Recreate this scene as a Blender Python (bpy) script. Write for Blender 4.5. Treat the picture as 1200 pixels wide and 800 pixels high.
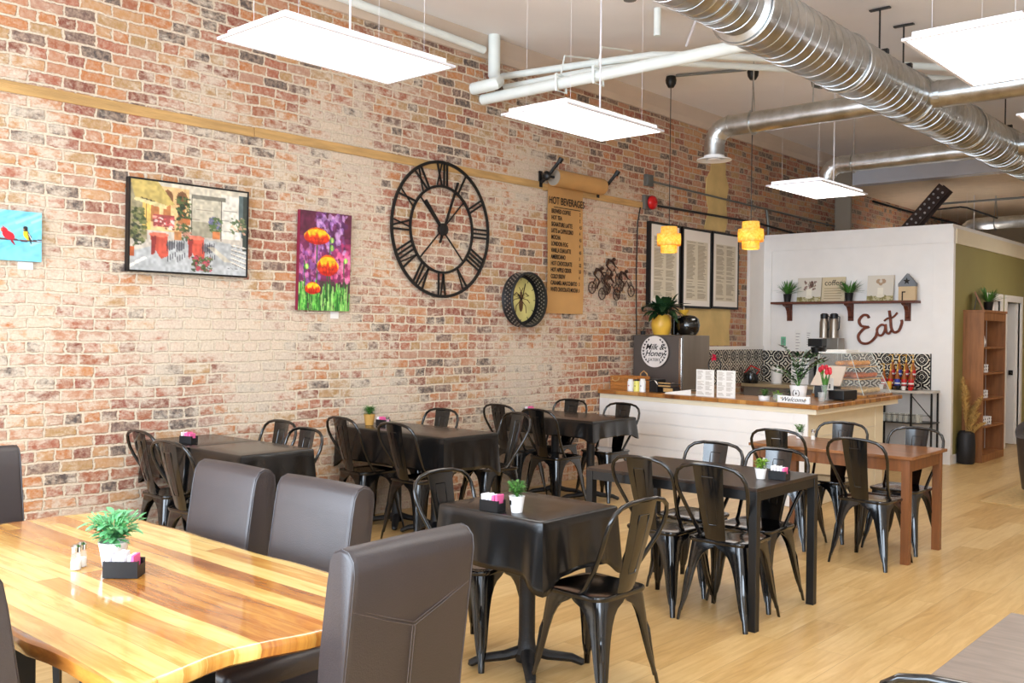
import bpy, bmesh, math, random
import numpy as np
from mathutils import Vector, Matrix, noise
random.seed(7); np.random.seed(7)
PI = math.pi
SC = bpy.context.scene
COL = SC.collection
for o in list(bpy.data.objects): bpy.data.objects.remove(o, do_unlink=True)

# ------------------------------------------------------------ camera, light, exposure
def cam_axes(yaw, pitch, roll):
    f = Vector((-math.sin(yaw)*math.cos(pitch), math.cos(yaw)*math.cos(pitch), -math.sin(pitch)))
    r = Vector((math.cos(yaw), math.sin(yaw), 0)); u = r.cross(f)
    return r*math.cos(roll)+u*math.sin(roll), -r*math.sin(roll)+u*math.cos(roll), f
cr, cu, cf = cam_axes(.727, .0104, .0111)
cam = bpy.data.cameras.new('camera'); cam.sensor_width = 36.0; cam.lens = 36.0*1122/1200
cam.clip_start = .05
co = bpy.data.objects.new('camera', cam); COL.objects.link(co)
co.matrix_world = Matrix(((cr.x, cu.x, -cf.x, 6.2), (cr.y, cu.y, -cf.y, 0), (cr.z, cu.z, -cf.z, 1.55), (0, 0, 0, 1)))
SC.camera = co
SC.view_settings.view_transform = 'Standard'; SC.view_settings.look = 'None'
SC.view_settings.gamma = 1; SC.view_settings.use_curve_mapping = False
SC.view_settings.exposure = 0.2
SC.cycles.use_denoising = True
SC.cycles.max_bounces = 8; SC.cycles.diffuse_bounces = 5; SC.cycles.glossy_bounces = 4
SC.cycles.transparent_max_bounces = 12; SC.cycles.sample_clamp_indirect = 6
PANEL = 8.5      # radiance of the hanging led panels
DAY = 230.0      # daylight through the street windows, watts per opening
w = bpy.data.worlds.new('sky'); SC.world = w; w.use_nodes = True
w.node_tree.nodes['Background'].inputs[0].default_value = (.75, .87, 1, 1)
w.node_tree.nodes['Background'].inputs[1].default_value = 1.2
for i, x in enumerate((1.25, 4.05, 6.65)):                      # daylight entering the three street windows
    l = bpy.data.lights.new('daylight', 'AREA'); l.shape = 'RECTANGLE'; l.size = 2.3; l.size_y = 2.9
    l.energy = DAY; l.color = (.74, .86, 1)
    lo = bpy.data.objects.new('daylight', l); COL.objects.link(lo)
    lo.location = (x, -1.42, 1.95); lo.rotation_euler = (PI/2, 0, 0)

# ------------------------------------------------------------ materials
def srgb(r, g, b):
    f = lambda c: (c/255/12.92) if c/255 <= .04045 else ((c/255+.055)/1.055)**2.4
    return (f(r), f(g), f(b), 1)
MATS = {}
def nt(m): return m.node_tree.nodes, m.node_tree.links
def mat(name, rgb, rough=.5, metal=0., var=0., scale=6., bump=0., bscale=40., coat=0., spec=.5, emit=None, es=1., trans=0., alpha=1., stretch=None, ior=1.45):
    if name in MATS: return MATS[name]
    m = bpy.data.materials.new(name); m.use_nodes = True; N, L = nt(m)
    p = N['Principled BSDF']; c = srgb(*rgb)
    p.inputs['Base Color'].default_value = c; p.inputs['Roughness'].default_value = rough
    p.inputs['Metallic'].default_value = metal; p.inputs['Coat Weight'].default_value = coat
    p.inputs['Coat Roughness'].default_value = .08
    p.inputs['Specular IOR Level'].default_value = spec
    p.inputs['Transmission Weight'].default_value = trans; p.inputs['Alpha'].default_value = alpha
    p.inputs['IOR'].default_value = ior
    if emit: p.inputs['Emission Color'].default_value = srgb(*emit); p.inputs['Emission Strength'].default_value = es
    tc = N.new('ShaderNodeTexCoord'); mp = N.new('ShaderNodeMapping'); L.new(tc.outputs['Object'], mp.inputs[0])
    if stretch: mp.inputs['Scale'].default_value = stretch
    if var or True:
        n = N.new('ShaderNodeTexNoise'); n.inputs['Scale'].default_value = scale; n.inputs['Detail'].default_value = 5
        L.new(mp.outputs[0], n.inputs['Vector'])
        r = N.new('ShaderNodeValToRGB'); v = max(var, .02)
        r.color_ramp.elements[0].position = .3; r.color_ramp.elements[1].position = .7
        r.color_ramp.elements[0].color = tuple(x*(1-v) for x in c[:3])+(1,)
        r.color_ramp.elements[1].color = tuple(min(1, x*(1+v)) for x in c[:3])+(1,)
        L.new(n.outputs['Fac'], r.inputs[0]); L.new(r.outputs[0], p.inputs['Base Color'])
    if bump:
        n2 = N.new('ShaderNodeTexNoise'); n2.inputs['Scale'].default_value = bscale; n2.inputs['Detail'].default_value = 4
        L.new(mp.outputs[0], n2.inputs['Vector'])
        b = N.new('ShaderNodeBump'); b.inputs['Strength'].default_value = bump; b.inputs['Distance'].default_value = .01
        L.new(n2.outputs['Fac'], b.inputs['Height']); L.new(b.outputs[0], p.inputs['Normal'])
    MATS[name] = m; return m
def node(N, t, **k):
    n = N.new(t)
    for a, v in k.items():
        if a in n.inputs: n.inputs[a].default_value = v
        else: setattr(n, a, v)
    return n
def math_(N, L, op, a, b=None, c=None):
    n = N.new('ShaderNodeMath'); n.operation = op
    for i, v in enumerate((a, b, c)):
        if v is None: continue
        if hasattr(v, 'links'): L.new(v, n.inputs[i])
        else: n.inputs[i].default_value = v
    return n.outputs[0]
def mix(N, L, f, a, b, mode='MIX'):
    n = N.new('ShaderNodeMix'); n.data_type = 'RGBA'; n.blend_type = mode
    for i, v in ((0, f), (6, a), (7, b)):
        if hasattr(v, 'links'): L.new(v, n.inputs[i])
        else: n.inputs[i].default_value = v
    return n.outputs[2]
def ramp(N, L, f, stops, interp='LINEAR'):
    r = N.new('ShaderNodeValToRGB'); e = r.color_ramp.elements; r.color_ramp.interpolation = interp
    while len(e) < len(stops): e.new(.5)
    for el, (p, c) in zip(e, stops):
        el.position = p; el.color = c if len(c) == 4 else srgb(*c)
    L.new(f, r.inputs[0]); return r.outputs[0]

def brick_material():
    m = bpy.data.materials.new('old_brick'); m.use_nodes = True; N, L = nt(m); p = N['Principled BSDF']
    p.inputs['Roughness'].default_value = .88; p.inputs['Specular IOR Level'].default_value = .25
    g = N.new('ShaderNodeTexCoord'); s = N.new('ShaderNodeSeparateXYZ'); L.new(g.outputs['Object'], s.inputs[0])
    # slight wander of the courses
    nw = node(N, 'ShaderNodeTexNoise', Scale=2.2, Detail=3.0); L.new(g.outputs['Object'], nw.inputs['Vector'])
    nf = node(N, 'ShaderNodeTexNoise', Scale=24., Detail=5.0, Roughness=.65); L.new(g.outputs['Object'], nf.inputs['Vector'])
    off = math_(N, L, 'ADD', math_(N, L, 'MULTIPLY', math_(N, L, 'SUBTRACT', nw.outputs['Fac'], .5), .045),
                math_(N, L, 'MULTIPLY', math_(N, L, 'SUBTRACT', nf.outputs['Fac'], .5), .024))
    off2 = math_(N, L, 'MULTIPLY', math_(N, L, 'SUBTRACT', nf.outputs['Fac'], .5), .05)
    c = N.new('ShaderNodeCombineXYZ')
    L.new(math_(N, L, 'ADD', s.outputs['Y'], off2), c.inputs[0]); L.new(math_(N, L, 'ADD', s.outputs['Z'], off), c.inputs[1])
    def brick(width, seedoff=0., mort=.0095, ofr=2):
        b = N.new('ShaderNodeTexBrick'); b.offset = .5; b.squash = .56; b.squash_frequency = 3; b.offset_frequency = ofr
        for k, v in (('Scale', 1.), ('Brick Width', width), ('Row Height', .0765), ('Mortar Size', mort), ('Mortar Smooth', .5), ('Bias', 0.)):
            b.inputs[k].default_value = v
        b.inputs['Color1'].default_value = (0, 0, 0, 1); b.inputs['Color2'].default_value = (1, 1, 1, 1); b.inputs['Mortar'].default_value = (.5, .5, .5, 1)
        L.new(c.outputs[0], b.inputs['Vector']); return b
    b = brick(.212)
    tint = ramp(N, L, b.outputs['Color'], [(0, (92, 82, 78)), (.09, (132, 80, 66)), (.18, (160, 98, 72)), (.28, (184, 130, 100)), (.38, (186, 120, 74)), (.48, (166, 100, 78)),
        (.58, (190, 144, 100)), (.66, (144, 82, 68)), (.74, (178, 134, 112)), (.82, (174, 138, 94)), (.90, (116, 94, 86)), (.95, (192, 128, 80))], 'CONSTANT')
    blot = node(N, 'ShaderNodeTexNoise', Scale=26., Detail=6., Roughness=.7); L.new(g.outputs['Object'], blot.inputs['Vector'])
    bl2 = N.new('ShaderNodeMapRange'); bl2.inputs['From Min'].default_value = .42; bl2.inputs['From Max'].default_value = .68; L.new(blot.outputs['Fac'], bl2.inputs['Value'])
    tint = mix(N, L, math_(N, L, 'MULTIPLY', bl2.outputs[0], .68), tint, srgb(206, 178, 154))
    # lime wash and old plaster left on the bricks
    w1 = node(N, 'ShaderNodeTexNoise', Scale=.9, Detail=4., Roughness=.6); L.new(g.outputs['Object'], w1.inputs['Vector'])
    mp = node(N, 'ShaderNodeMapping'); mp.inputs['Scale'].default_value = (1, .8, 1.6); L.new(g.outputs['Object'], mp.inputs[0])
    w2 = node(N, 'ShaderNodeTexNoise', Scale=13., Detail=8., Roughness=.72); L.new(mp.outputs[0], w2.inputs['Vector'])
    # more wash on the lower half and towards the front of the shop
    hz = ramp(N, L, math_(N, L, 'MULTIPLY', s.outputs['Z'], .25), [(0, (.88, .88, .88, 1)), (.30, (.84, .84, .84, 1)), (.5, (.72, .72, .72, 1)), (.62, (.60, .60, .60, 1)), (.74, (.86, .86, .86, 1)), (.84, (.62, .62, .62, 1)), (1, (.5, .5, .5, 1))])
    hy = ramp(N, L, math_(N, L, 'MULTIPLY', s.outputs['Y'], .05), [(0, (.8, .8, .8, 1)), (.3, (.9, .9, .9, 1)), (.42, (.74, .74, .74, 1)), (.6, (.34, .34, .34, 1)), (1, (.2, .2, .2, 1))])
    amt = math_(N, L, 'MULTIPLY', hz, hy)
    v = math_(N, L, 'ADD', math_(N, L, 'MULTIPLY', w1.outputs['Fac'], .95), math_(N, L, 'MULTIPLY', w2.outputs['Fac'], 1.0))
    v = math_(N, L, 'ADD', v, math_(N, L, 'MULTIPLY', amt, .36))
    v = math_(N, L, 'ADD', v, math_(N, L, 'MULTIPLY', b.outputs['Fac'], .06))
    wash = ramp(N, L, v, [(0, (0, 0, 0, 1)), (.5, (0, 0, 0, 1)), (1., (1, 1, 1, 1))])
    wm = N.new('ShaderNodeMapRange'); wm.inputs['From Min'].default_value = 1.14; wm.inputs['From Max'].default_value = 1.30
    L.new(v, wm.inputs['Value'])
    w3 = node(N, 'ShaderNodeTexNoise', Scale=60., Detail=4., Roughness=.7); L.new(g.outputs['Object'], w3.inputs['Vector'])
    washc = ramp(N, L, w3.outputs['Fac'], [(.3, (200, 182, 162)), (.7, (232, 219, 200))])
    col = mix(N, L, math_(N, L, 'MULTIPLY', wm.outputs[0], .82), tint, washc)
    mort = ramp(N, L, w3.outputs['Fac'], [(.3, (206, 188, 164)), (.7, (236, 222, 200))])
    mortd = mix(N, L, math_(N, L, 'SUBTRACT', 1., hy), mort, srgb(168, 146, 122))
    col = mix(N, L, b.outputs['Fac'], col, mortd)
    # small dark pits
    pit = node(N, 'ShaderNodeTexNoise', Scale=75., Detail=3., Roughness=.6); L.new(mp.outputs[0], pit.inputs['Vector'])
    pm = N.new('ShaderNodeMapRange'); pm.inputs['From Min'].default_value = .66; pm.inputs['From Max'].default_value = .74; L.new(pit.outputs['Fac'], pm.inputs['Value'])
    col = mix(N, L, math_(N, L, 'MULTIPLY', pm.outputs[0], .6), col, srgb(92, 66, 60))
    L.new(col, p.inputs['Base Color'])
    h = math_(N, L, 'SUBTRACT', math_(N, L, 'MULTIPLY', w2.outputs['Fac'], .5), math_(N, L, 'MULTIPLY', b.outputs['Fac'], .9))
    h = math_(N, L, 'SUBTRACT', h, math_(N, L, 'MULTIPLY', pm.outputs[0], .4))
    bp = node(N, 'ShaderNodeBump', Strength=.75, Distance=.012); L.new(h, bp.inputs['Height']); L.new(bp.outputs[0], p.inputs['Normal'])
    return m

def plank_material(name, stops, width, length, axis='Y', rough=.4, gstretch=14., coat=0., seam=(.35), contrast=.5, gap=.002, wob=0.):
    m = bpy.data.materials.new(name); m.use_nodes = True; N, L = nt(m); p = N['Principled BSDF']
    p.inputs['Roughness'].default_value = rough; p.inputs['Coat Weight'].default_value = coat; p.inputs['Coat Roughness'].default_value = .05
    g = N.new('ShaderNodeTexCoord'); s = N.new('ShaderNodeSeparateXYZ'); L.new(g.outputs['Object'], s.inputs[0])
    c = N.new('ShaderNodeCombineXYZ')
    a, bb = ('Y', 'X') if axis == 'Y' else ('X', 'Y')
    cross = s.outputs[bb]
    if wob:
        nw = node(N, 'ShaderNodeTexNoise', Scale=1.6, Detail=1.); L.new(g.outputs['Object'], nw.inputs['Vector'])
        cross = math_(N, L, 'ADD', cross, math_(N, L, 'MULTIPLY', nw.outputs['Fac'], wob))
    L.new(s.outputs[a], c.inputs[0]); L.new(cross, c.inputs[1])
    b = N.new('ShaderNodeTexBrick'); b.offset = .37; b.offset_frequency = 2; b.squash = 1
    for k, v in (('Scale', 1.), ('Brick Width', length), ('Row Height', width), ('Mortar Size', gap), ('Mortar Smooth', .5), ('Bias', 0.)): b.inputs[k].default_value = v
    b.inputs['Color1'].default_value = (0, 0, 0, 1); b.inputs['Color2'].default_value = (1, 1, 1, 1); b.inputs['Mortar'].default_value = (.5, .5, .5, 1)
    L.new(c.outputs[0], b.inputs['Vector'])
    # grain: shift per plank so neighbours differ
    c2 = N.new('ShaderNodeCombineXYZ'); L.new(math_(N, L, 'MULTIPLY', s.outputs[a], 1.2), c2.inputs[0])
    L.new(math_(N, L, 'MULTIPLY', cross, gstretch), c2.inputs[1]); L.new(math_(N, L, 'MULTIPLY', b.outputs['Color'], 17.), c2.inputs[2])
    gn = node(N, 'ShaderNodeTexNoise', Scale=2.2, Detail=6., Roughness=.6, Distortion=.6); L.new(c2.outputs[0], gn.inputs['Vector'])
    v = math_(N, L, 'ADD', math_(N, L, 'MULTIPLY', b.outputs['Color'], 1-contrast), math_(N, L, 'MULTIPLY', gn.outputs['Fac'], contrast))
    col = ramp(N, L, v, stops)
    col = mix(N, L, math_(N, L, 'MULTIPLY', b.outputs['Fac'], seam), col, srgb(90, 60, 34))
    L.new(col, p.inputs['Base Color'])
    bp = node(N, 'ShaderNodeBump', Strength=.15, Distance=.002)
    L.new(math_(N, L, 'SUBTRACT', gn.outputs['Fac'], b.outputs['Fac']), bp.inputs['Height']); L.new(bp.outputs[0], p.inputs['Normal'])
    return m
def attr_material(name, rough=.6, coat=0.):
    m = bpy.data.materials.new(name); m.use_nodes = True; N, L = nt(m); p = N['Principled BSDF']
    p.inputs['Roughness'].default_value = rough; p.inputs['Coat Weight'].default_value = coat
    a = N.new('ShaderNodeAttribute'); a.attribute_name = 'Col'; L.new(a.outputs['Color'], p.inputs['Base Color'])
    return m
def duct_material():
    m = bpy.data.materials.new('galvanised_steel'); m.use_nodes = True; N, L = nt(m); p = N['Principled BSDF']
    p.inputs['Metallic'].default_value = 1
    g = N.new('ShaderNodeTexCoord')
    n = node(N, 'ShaderNodeTexNoise', Scale=7., Detail=6., Roughness=.65); L.new(g.outputs['Object'], n.inputs['Vector'])
    L.new(ramp(N, L, n.outputs['Fac'], [(.3, (170, 170, 166)), (.5, (194, 196, 196)), (.7, (212, 214, 216))]), p.inputs['Base Color'])
    r = N.new('ShaderNodeMapRange'); r.inputs['To Min'].default_value = .24; r.inputs['To Max'].default_value = .36; L.new(n.outputs['Fac'], r.inputs['Value'])
    L.new(r.outputs[0], p.inputs['Roughness'])
    bp = node(N, 'ShaderNodeBump', Strength=.05, Distance=.01); L.new(n.outputs['Fac'], bp.inputs['Height']); L.new(bp.outputs[0], p.inputs['Normal'])
    return m
def tile_material():
    # black and cream patterned wall tile, coordinates in object space: x along, z up
    m = bpy.data.materials.new('patterned_tile'); m.use_nodes = True; N, L = nt(m); p = N['Principled BSDF']
    p.inputs['Roughness'].default_value = .25
    g = N.new('ShaderNodeTexCoord'); s = N.new('ShaderNodeSeparateXYZ'); L.new(g.outputs['Object'], s.inputs[0])
    P = .21
    al = math_(N, L, 'ADD', s.outputs['X'], s.outputs['Y'])
    u = math_(N, L, 'ABSOLUTE', math_(N, L, 'SUBTRACT', math_(N, L, 'FRACT', math_(N, L, 'DIVIDE', al, P)), .5))
    v = math_(N, L, 'ABSOLUTE', math_(N, L, 'SUBTRACT', math_(N, L, 'FRACT', math_(N, L, 'DIVIDE', s.outputs['Z'], P)), .5))
    d = math_(N, L, 'ADD', u, v)
    r = math_(N, L, 'SQRT', math_(N, L, 'ADD', math_(N, L, 'MULTIPLY', u, u), math_(N, L, 'MULTIPLY', v, v)))
    w = math_(N, L, 'ADD', math_(N, L, 'SINE', math_(N, L, 'MULTIPLY', d, 25.)), math_(N, L, 'MULTIPLY', math_(N, L, 'SINE', math_(N, L, 'MULTIPLY', math_(N, L, 'MULTIPLY', u, v), 120.)), .8))
    w = math_(N, L, 'ADD', w, math_(N, L, 'MULTIPLY', math_(N, L, 'SINE', math_(N, L, 'MULTIPLY', r, 40.)), .7))
    L.new(ramp(N, L, math_(N, L, 'ADD', math_(N, L, 'MULTIPLY', w, .2), .5), [(0, (22, 20, 20)), (.56, (26, 24, 24)), (.62, (222, 212, 194)), (1, (228, 218, 200))]), p.inputs['Base Color'])
    return m

BRICK = brick_material()
FLOOR = plank_material('oak_floor', [(.15, (168, 128, 76)), (.38, (196, 158, 100)), (.58, (212, 178, 122)), (.85, (226, 198, 146))], .19, 1.25, 'Y', .34, 12., contrast=.74, seam=.4, gap=.0016)
WOODTOP = plank_material('live_edge_wood', [(.2, (112, 60, 22)), (.33, (168, 102, 40)), (.43, (196, 134, 58)), (.55, (214, 160, 78)), (.64, (234, 196, 114)), (.8, (240, 210, 134))], .074, 2.3, 'X', .2, 13., coat=.6, contrast=.62, seam=.25, gap=.0012, wob=.03)
COUNTERTOP = plank_material('counter_wood', [(.2, (84, 44, 18)), (.4, (150, 92, 42)), (.6, (186, 130, 66)), (.9, (214, 166, 98))], .045, .7, 'X', .3, 20., coat=.3, contrast=.6)
RACKWOOD = mat('crate_wood', (178, 116, 56), .6, var=.35, scale=3, stretch=(2, 2, 30))
PINE = mat('stained_pine', (148, 96, 54), .5, var=.28, scale=2.2, stretch=(9, 9, 1.2))
BROWNWOOD = mat('brown_table_wood', (136, 86, 46), .3, var=.3, scale=2.2, stretch=(1.5, 12, 12), coat=.25)
BROWNLEG = mat('brown_leg_wood', (124, 76, 40), .4, var=.25, scale=2.2, stretch=(12, 12, 1.5))
SHELFWOOD = mat('dark_shelf_wood', (96, 48, 30), .5, var=.3, scale=3, stretch=(2, 12, 12))
TIMBER = mat('old_timber', (196, 156, 100), .8, var=.22, scale=3, stretch=(8, 1, 10), bump=.5, bscale=20)
PLASTER = mat('ceiling_plaster', (238, 234, 232), .9, var=.06, scale=.7, bump=.15, bscale=6)
PATCHP = mat('yellowed_plaster', (206, 178, 120), .9, var=.12, scale=4, bump=.3, bscale=14)
WHITE = mat('white_paint', (240, 236, 232), .55, var=.02)
CREAM = mat('cream_paint', (236, 224, 196), .5, var=.02)
GREEN = mat('olive_green_paint', (150, 140, 84), .6, var=.04, scale=2)
PIPEW = mat('white_pipe_paint', (234, 240, 236), .35, var=.04)
BLACKMETAL = mat('black_lacquered_steel', (10, 10, 11), .15, metal=.0, var=.15, coat=.6, spec=.5)
BLACKMAT = mat('matt_black_metal', (17, 16, 16), .42, var=.15)
IRON = mat('cast_iron', (30, 29, 30), .45, var=.3, scale=30, bump=.3, bscale=120)
VINYL = mat('black_vinyl_cloth', (13, 12, 12), .27, var=.12, scale=3, bump=.25, bscale=7, spec=.6, coat=.15)
LAMB = mat('dark_laminate', (46, 34, 28), .3, var=.2, scale=3, stretch=(1, 14, 1))
LEATHER = mat('brown_leather', (44, 36, 38), .44, var=.12, scale=8, bump=.1, bscale=220, spec=1.)
THREAD = mat('stitching', (78, 68, 66), .6)
GREYTOP = mat('grey_laminate', (124, 108, 96), .4, var=.18, scale=4, stretch=(2, 12, 1))
STEEL = mat('brushed_steel', (150, 142, 132), .34, metal=.9, var=.12, scale=2, stretch=(3, 3, .4))
STEELD = mat('grey_steel_door', (108, 102, 98), .42, metal=.7, var=.08, scale=2)
CHROME = mat('chrome', (200, 198, 194), .15, metal=1)
DUCT = duct_material()
TILE = tile_material()
PAINT = attr_material('painted_canvas', .55)
PRINT = attr_material('printed_paper', .6)
PAPERK = mat('kraft_paper', (196, 150, 92), .75, var=.08, scale=3)
PAPERW = mat('white_paper', (238, 234, 228), .6)
INK = mat('black_ink', (34, 26, 22), .7)
LEAF = mat('leaf_green', (74, 122, 52), .45, var=.45, scale=30)
LEAFD = mat('dark_leaf', (34, 62, 34), .4, var=.4, scale=20)
LEAFL = mat('pale_leaf', (112, 182, 122), .45, var=.5, scale=34)
LEAFY = mat('bright_leaf', (130, 170, 60), .45, var=.4, scale=30)
POTW = mat('white_ceramic', (240, 238, 236), .3)
POTB = mat('black_plastic_pot', (24, 24, 26), .4)
POTY = mat('yellow_ceramic', (228, 178, 66), .35, var=.1, scale=8)
PINK = mat('pink_paper', (236, 104, 160), .6)
PACKW = mat('white_sachets', (244, 240, 244), .6, var=.05)
RED = mat('red_enamel', (196, 24, 26), .3)
GLASS = mat('clear_glass', (250, 250, 250), .03, trans=1., spec=.5)
ACRYL = mat('clear_acrylic', (235, 240, 238), .05, alpha=.16)
EMPANEL = mat('led_diffuser', (255, 255, 255), .5, emit=(255, 252, 246), es=PANEL)
FRAMEW = mat('white_metal_frame', (232, 230, 236), .4)
def shade_material():
    m = bpy.data.materials.new('amber_shade'); m.use_nodes = True; N, L = nt(m); out = N['Material Output']; p = N['Principled BSDF']
    g = N.new('ShaderNodeTexCoord'); n = node(N, 'ShaderNodeTexNoise', Scale=22., Detail=4., Distortion=1.5); L.new(g.outputs['Object'], n.inputs['Vector'])
    c = ramp(N, L, n.outputs['Fac'], [(.35, (244, 206, 96)), (.6, (255, 234, 150)), (.75, (255, 246, 196))])
    L.new(c, p.inputs['Base Color']); t = N.new('ShaderNodeBsdfTranslucent'); L.new(c, t.inputs[0]); mx = N.new('ShaderNodeMixShader'); mx.inputs[0].default_value = .6
    L.new(p.outputs[0], mx.inputs[1]); L.new(t.outputs[0], mx.inputs[2]); L.new(mx.outputs[0], out.inputs[0]); return m
SHADE = shade_material()
BULB = mat('bulb', (255, 240, 190), .5, emit=(255, 224, 150), es=150)
CONDUIT = mat('grey_conduit', (120, 122, 118), .45, metal=.6)
CABLE = mat('black_cable', (28, 26, 26), .5)
PASTRY = mat('golden_pastry', (214, 146, 62), .6, var=.4, scale=60)
PASTRYD = mat('orange_pastry', (206, 104, 36), .5, var=.4, scale=50)
BREAD = mat('pale_bread', (222, 190, 134), .7, var=.25, scale=40)
RUST = mat('rusty_sign_metal', (120, 62, 44), .6, var=.35, scale=14)
PAMPAS = mat('dry_pampas', (214, 178, 108), .9, var=.25, scale=30)
DARKCOR = mat('rusty_steel', (70, 52, 44), .7, var=.3, scale=9)
RUG = mat('floor_mat', (196, 164, 112), .9, var=.15, scale=30)

# ------------------------------------------------------------ mesh helpers
class MB:
    def __init__(s): s.v = []; s.f = []; s.mi = []; s.cur = 0
    def m(s, i): s.cur = i; return s
    def add(s, vs, fs, M=None):
        k = len(s.v)
        s.v += [tuple(M @ Vector(v)) if M else tuple(v) for v in vs]
        for f in fs: s.f.append([k+i for i in f]); s.mi.append(s.cur)
        return s
    def box(s, a, b, M=None):
        x0, y0, z0 = a; x1, y1, z1 = b
        vs = [(x0, y0, z0), (x1, y0, z0), (x1, y1, z0), (x0, y1, z0), (x0, y0, z1), (x1, y0, z1), (x1, y1, z1), (x0, y1, z1)]
        return s.add(vs, [(3, 2, 1, 0), (4, 5, 6, 7), (0, 1, 5, 4), (1, 2, 6, 5), (2, 3, 7, 6), (3, 0, 4, 7)], M)
    def grid(s, pts, closed=False, cap=False):      # rows of points; closed = each row a loop
        n = len(pts[0]); k = len(s.v)
        for r in pts: s.v += [tuple(p) for p in r]
        for i in range(len(pts)-1):
            for j in range(n if closed else n-1):
                a, b = k+i*n+j, k+i*n+(j+1) % n
                s.f.append([a, b, b+n, a+n]); s.mi.append(s.cur)
        if cap:
            s.f.append([k+j for j in range(n)][::-1]); s.mi.append(s.cur)
            e = k+(len(pts)-1)*n; s.f.append([e+j for j in range(n)]); s.mi.append(s.cur)
        return s
    def lathe(s, prof, o=(0, 0, 0), n=24, M=None, cap=True):
        rows = []
        for r, z in prof:
            row = [Vector((r*math.cos(2*PI*i/n), r*math.sin(2*PI*i/n), z)) for i in range(n)]
            if M: row = [M @ p for p in row]
            rows.append([p+Vector(o) for p in row])
        return s.grid(rows, True, cap)
    def tube(s, pts, r, n=8, closed=False, flat=None):
        pts = [Vector(p) for p in pts]; rows = []; N = len(pts)
        rr = r if hasattr(r, '__len__') else [r]*N
        up = None
        for i, p in enumerate(pts):
            a = pts[(i-1) % N] if (closed or i > 0) else p; b = pts[(i+1) % N] if (closed or i < N-1) else p
            d = (b-a)
            if d.length < 1e-9: d = Vector((0, 0, 1))
            d.normalize()
            if up is None:
                up = Vector((0, 0, 1)) if abs(d.z) < .9 else Vector((1, 0, 0))
            x = d.cross(up)
            if x.length < 1e-6: x = d.cross(Vector((0, 1, 0)))
            x.normalize(); y = x.cross(d).normalized(); up = y
            rows.append([p+(x*math.cos(2*PI*j/n)+y*math.sin(2*PI*j/n)*(flat or 1))*rr[i] for j in range(n)])
        if closed: rows.append(rows[0]); return s.grid(rows, True, False)
        return s.grid(rows, True, True)
    def cyl(s, p0, p1, r0, r1=None, n=16): return s.tube([p0, p1], [r0, r1 if r1 is not None else r0], n)
    def prism(s, poly, z0, z1, M=None):
        n = len(poly)
        vs = [(x, y, z0) for x, y in poly]+[(x, y, z1) for x, y in poly]
        fs = [tuple(range(n))[::-1], tuple(range(n, 2*n))]+[(i, (i+1) % n, n+(i+1) % n, n+i) for i in range(n)]
        return s.add(vs, fs, M)
    def ball(s, c, r, n=12, sc=(1, 1, 1)):
        rows = []
        for i in range(n//2+1):
            t = PI*i/(n//2); q = max(math.sin(t), .002)
            rows.append([(c[0]+r*sc[0]*q*math.cos(2*PI*j/n), c[1]+r*sc[1]*q*math.sin(2*PI*j/n), c[2]-r*sc[2]*math.cos(t)) for j in range(n)])
        return s.grid(rows, True, True)
    def leaf(s, p, d, L, w, droop=.3, n=4, fold=.2, up=Vector((0, 0, 1))):
        p = Vector(p); d = Vector(d).normalized(); x = d.cross(up)
        if x.length < 1e-4: x = Vector((1, 0, 0))
        x.normalize(); nz = x.cross(d).normalized(); rows = []
        for i in range(n+1):
            t = i/n; c = p+d*(L*t)-Vector((0, 0, 1))*(droop*L*t*t)
            ww = w*math.sin(PI*min(.98, .06+.9*t))**.8*.5
            rows.append([c-x*ww+nz*fold*ww, c, c+x*ww+nz*fold*ww])
        return s.grid(rows)
    def clamp(s, ax, lo=None, hi=None):
        s.v = [tuple(min(max(c, lo if lo is not None and i == ax else -1e9), hi if hi is not None and i == ax else 1e9) for i, c in enumerate(v)) for v in s.v]; return s
    def build(s, name, m, parent=None, smooth=False, bevel=0, seg=2, M=None):
        me = bpy.data.meshes.new(name)
        vs = [tuple(M @ Vector(v)) for v in s.v] if M else s.v
        me.from_pydata(vs, [], s.f)
        for x in (m if isinstance(m, (list, tuple)) else [m]): me.materials.append(x)
        me.polygons.foreach_set('material_index', s.mi)
        if smooth: me.polygons.foreach_set('use_smooth', [True]*len(s.f))
        b = bmesh.new(); b.from_mesh(me)
        if bevel:
            bmesh.ops.remove_doubles(b, verts=b.verts, dist=1e-5)
            ed = [e for e in b.edges if len(e.link_faces) == 2 and e.calc_face_angle(0) > .6]
            bmesh.ops.bevel(b, geom=ed, offset=bevel, segments=seg, profile=.5, affect='EDGES')
        bmesh.ops.recalc_face_normals(b, faces=b.faces); b.to_mesh(me); b.free()
        if smooth:
            try: me.set_sharp_from_angle(angle=math.radians(42))
            except Exception: pass
        me.update(); o = bpy.data.objects.new(name, me); COL.objects.link(o)
        if parent: o.parent = parent
        return o
def tag(o, label, cat, group=None, kind=None):
    o['label'] = label; o['category'] = cat
    if group: o['group'] = group
    if kind: o['kind'] = kind
    return o
def thing(name, label, cat, loc=(0, 0, 0), rz=0, group=None):
    o = bpy.data.objects.new(name, None); COL.objects.link(o); o.empty_display_size = .1
    o.location = loc; o.rotation_euler = (0, 0, rz); return tag(o, label, cat, group)
def struct(o): o['kind'] = 'structure'; return o
def kids(o): return [c for c in COL.objects if c.parent == o]
def dup(root, loc, rz, label, group=None, scale=None):
    def cp(o, par):
        c = o.copy(); COL.objects.link(c)
        if par: c.parent = par
        for ch in kids(o): cp(ch, c)
        return c
    r = cp(root, None); r.location = loc; r.rotation_euler = (0, 0, rz); r['label'] = label
    if group: r['group'] = group
    if scale: r.scale = (scale,)*3
    return r
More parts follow.
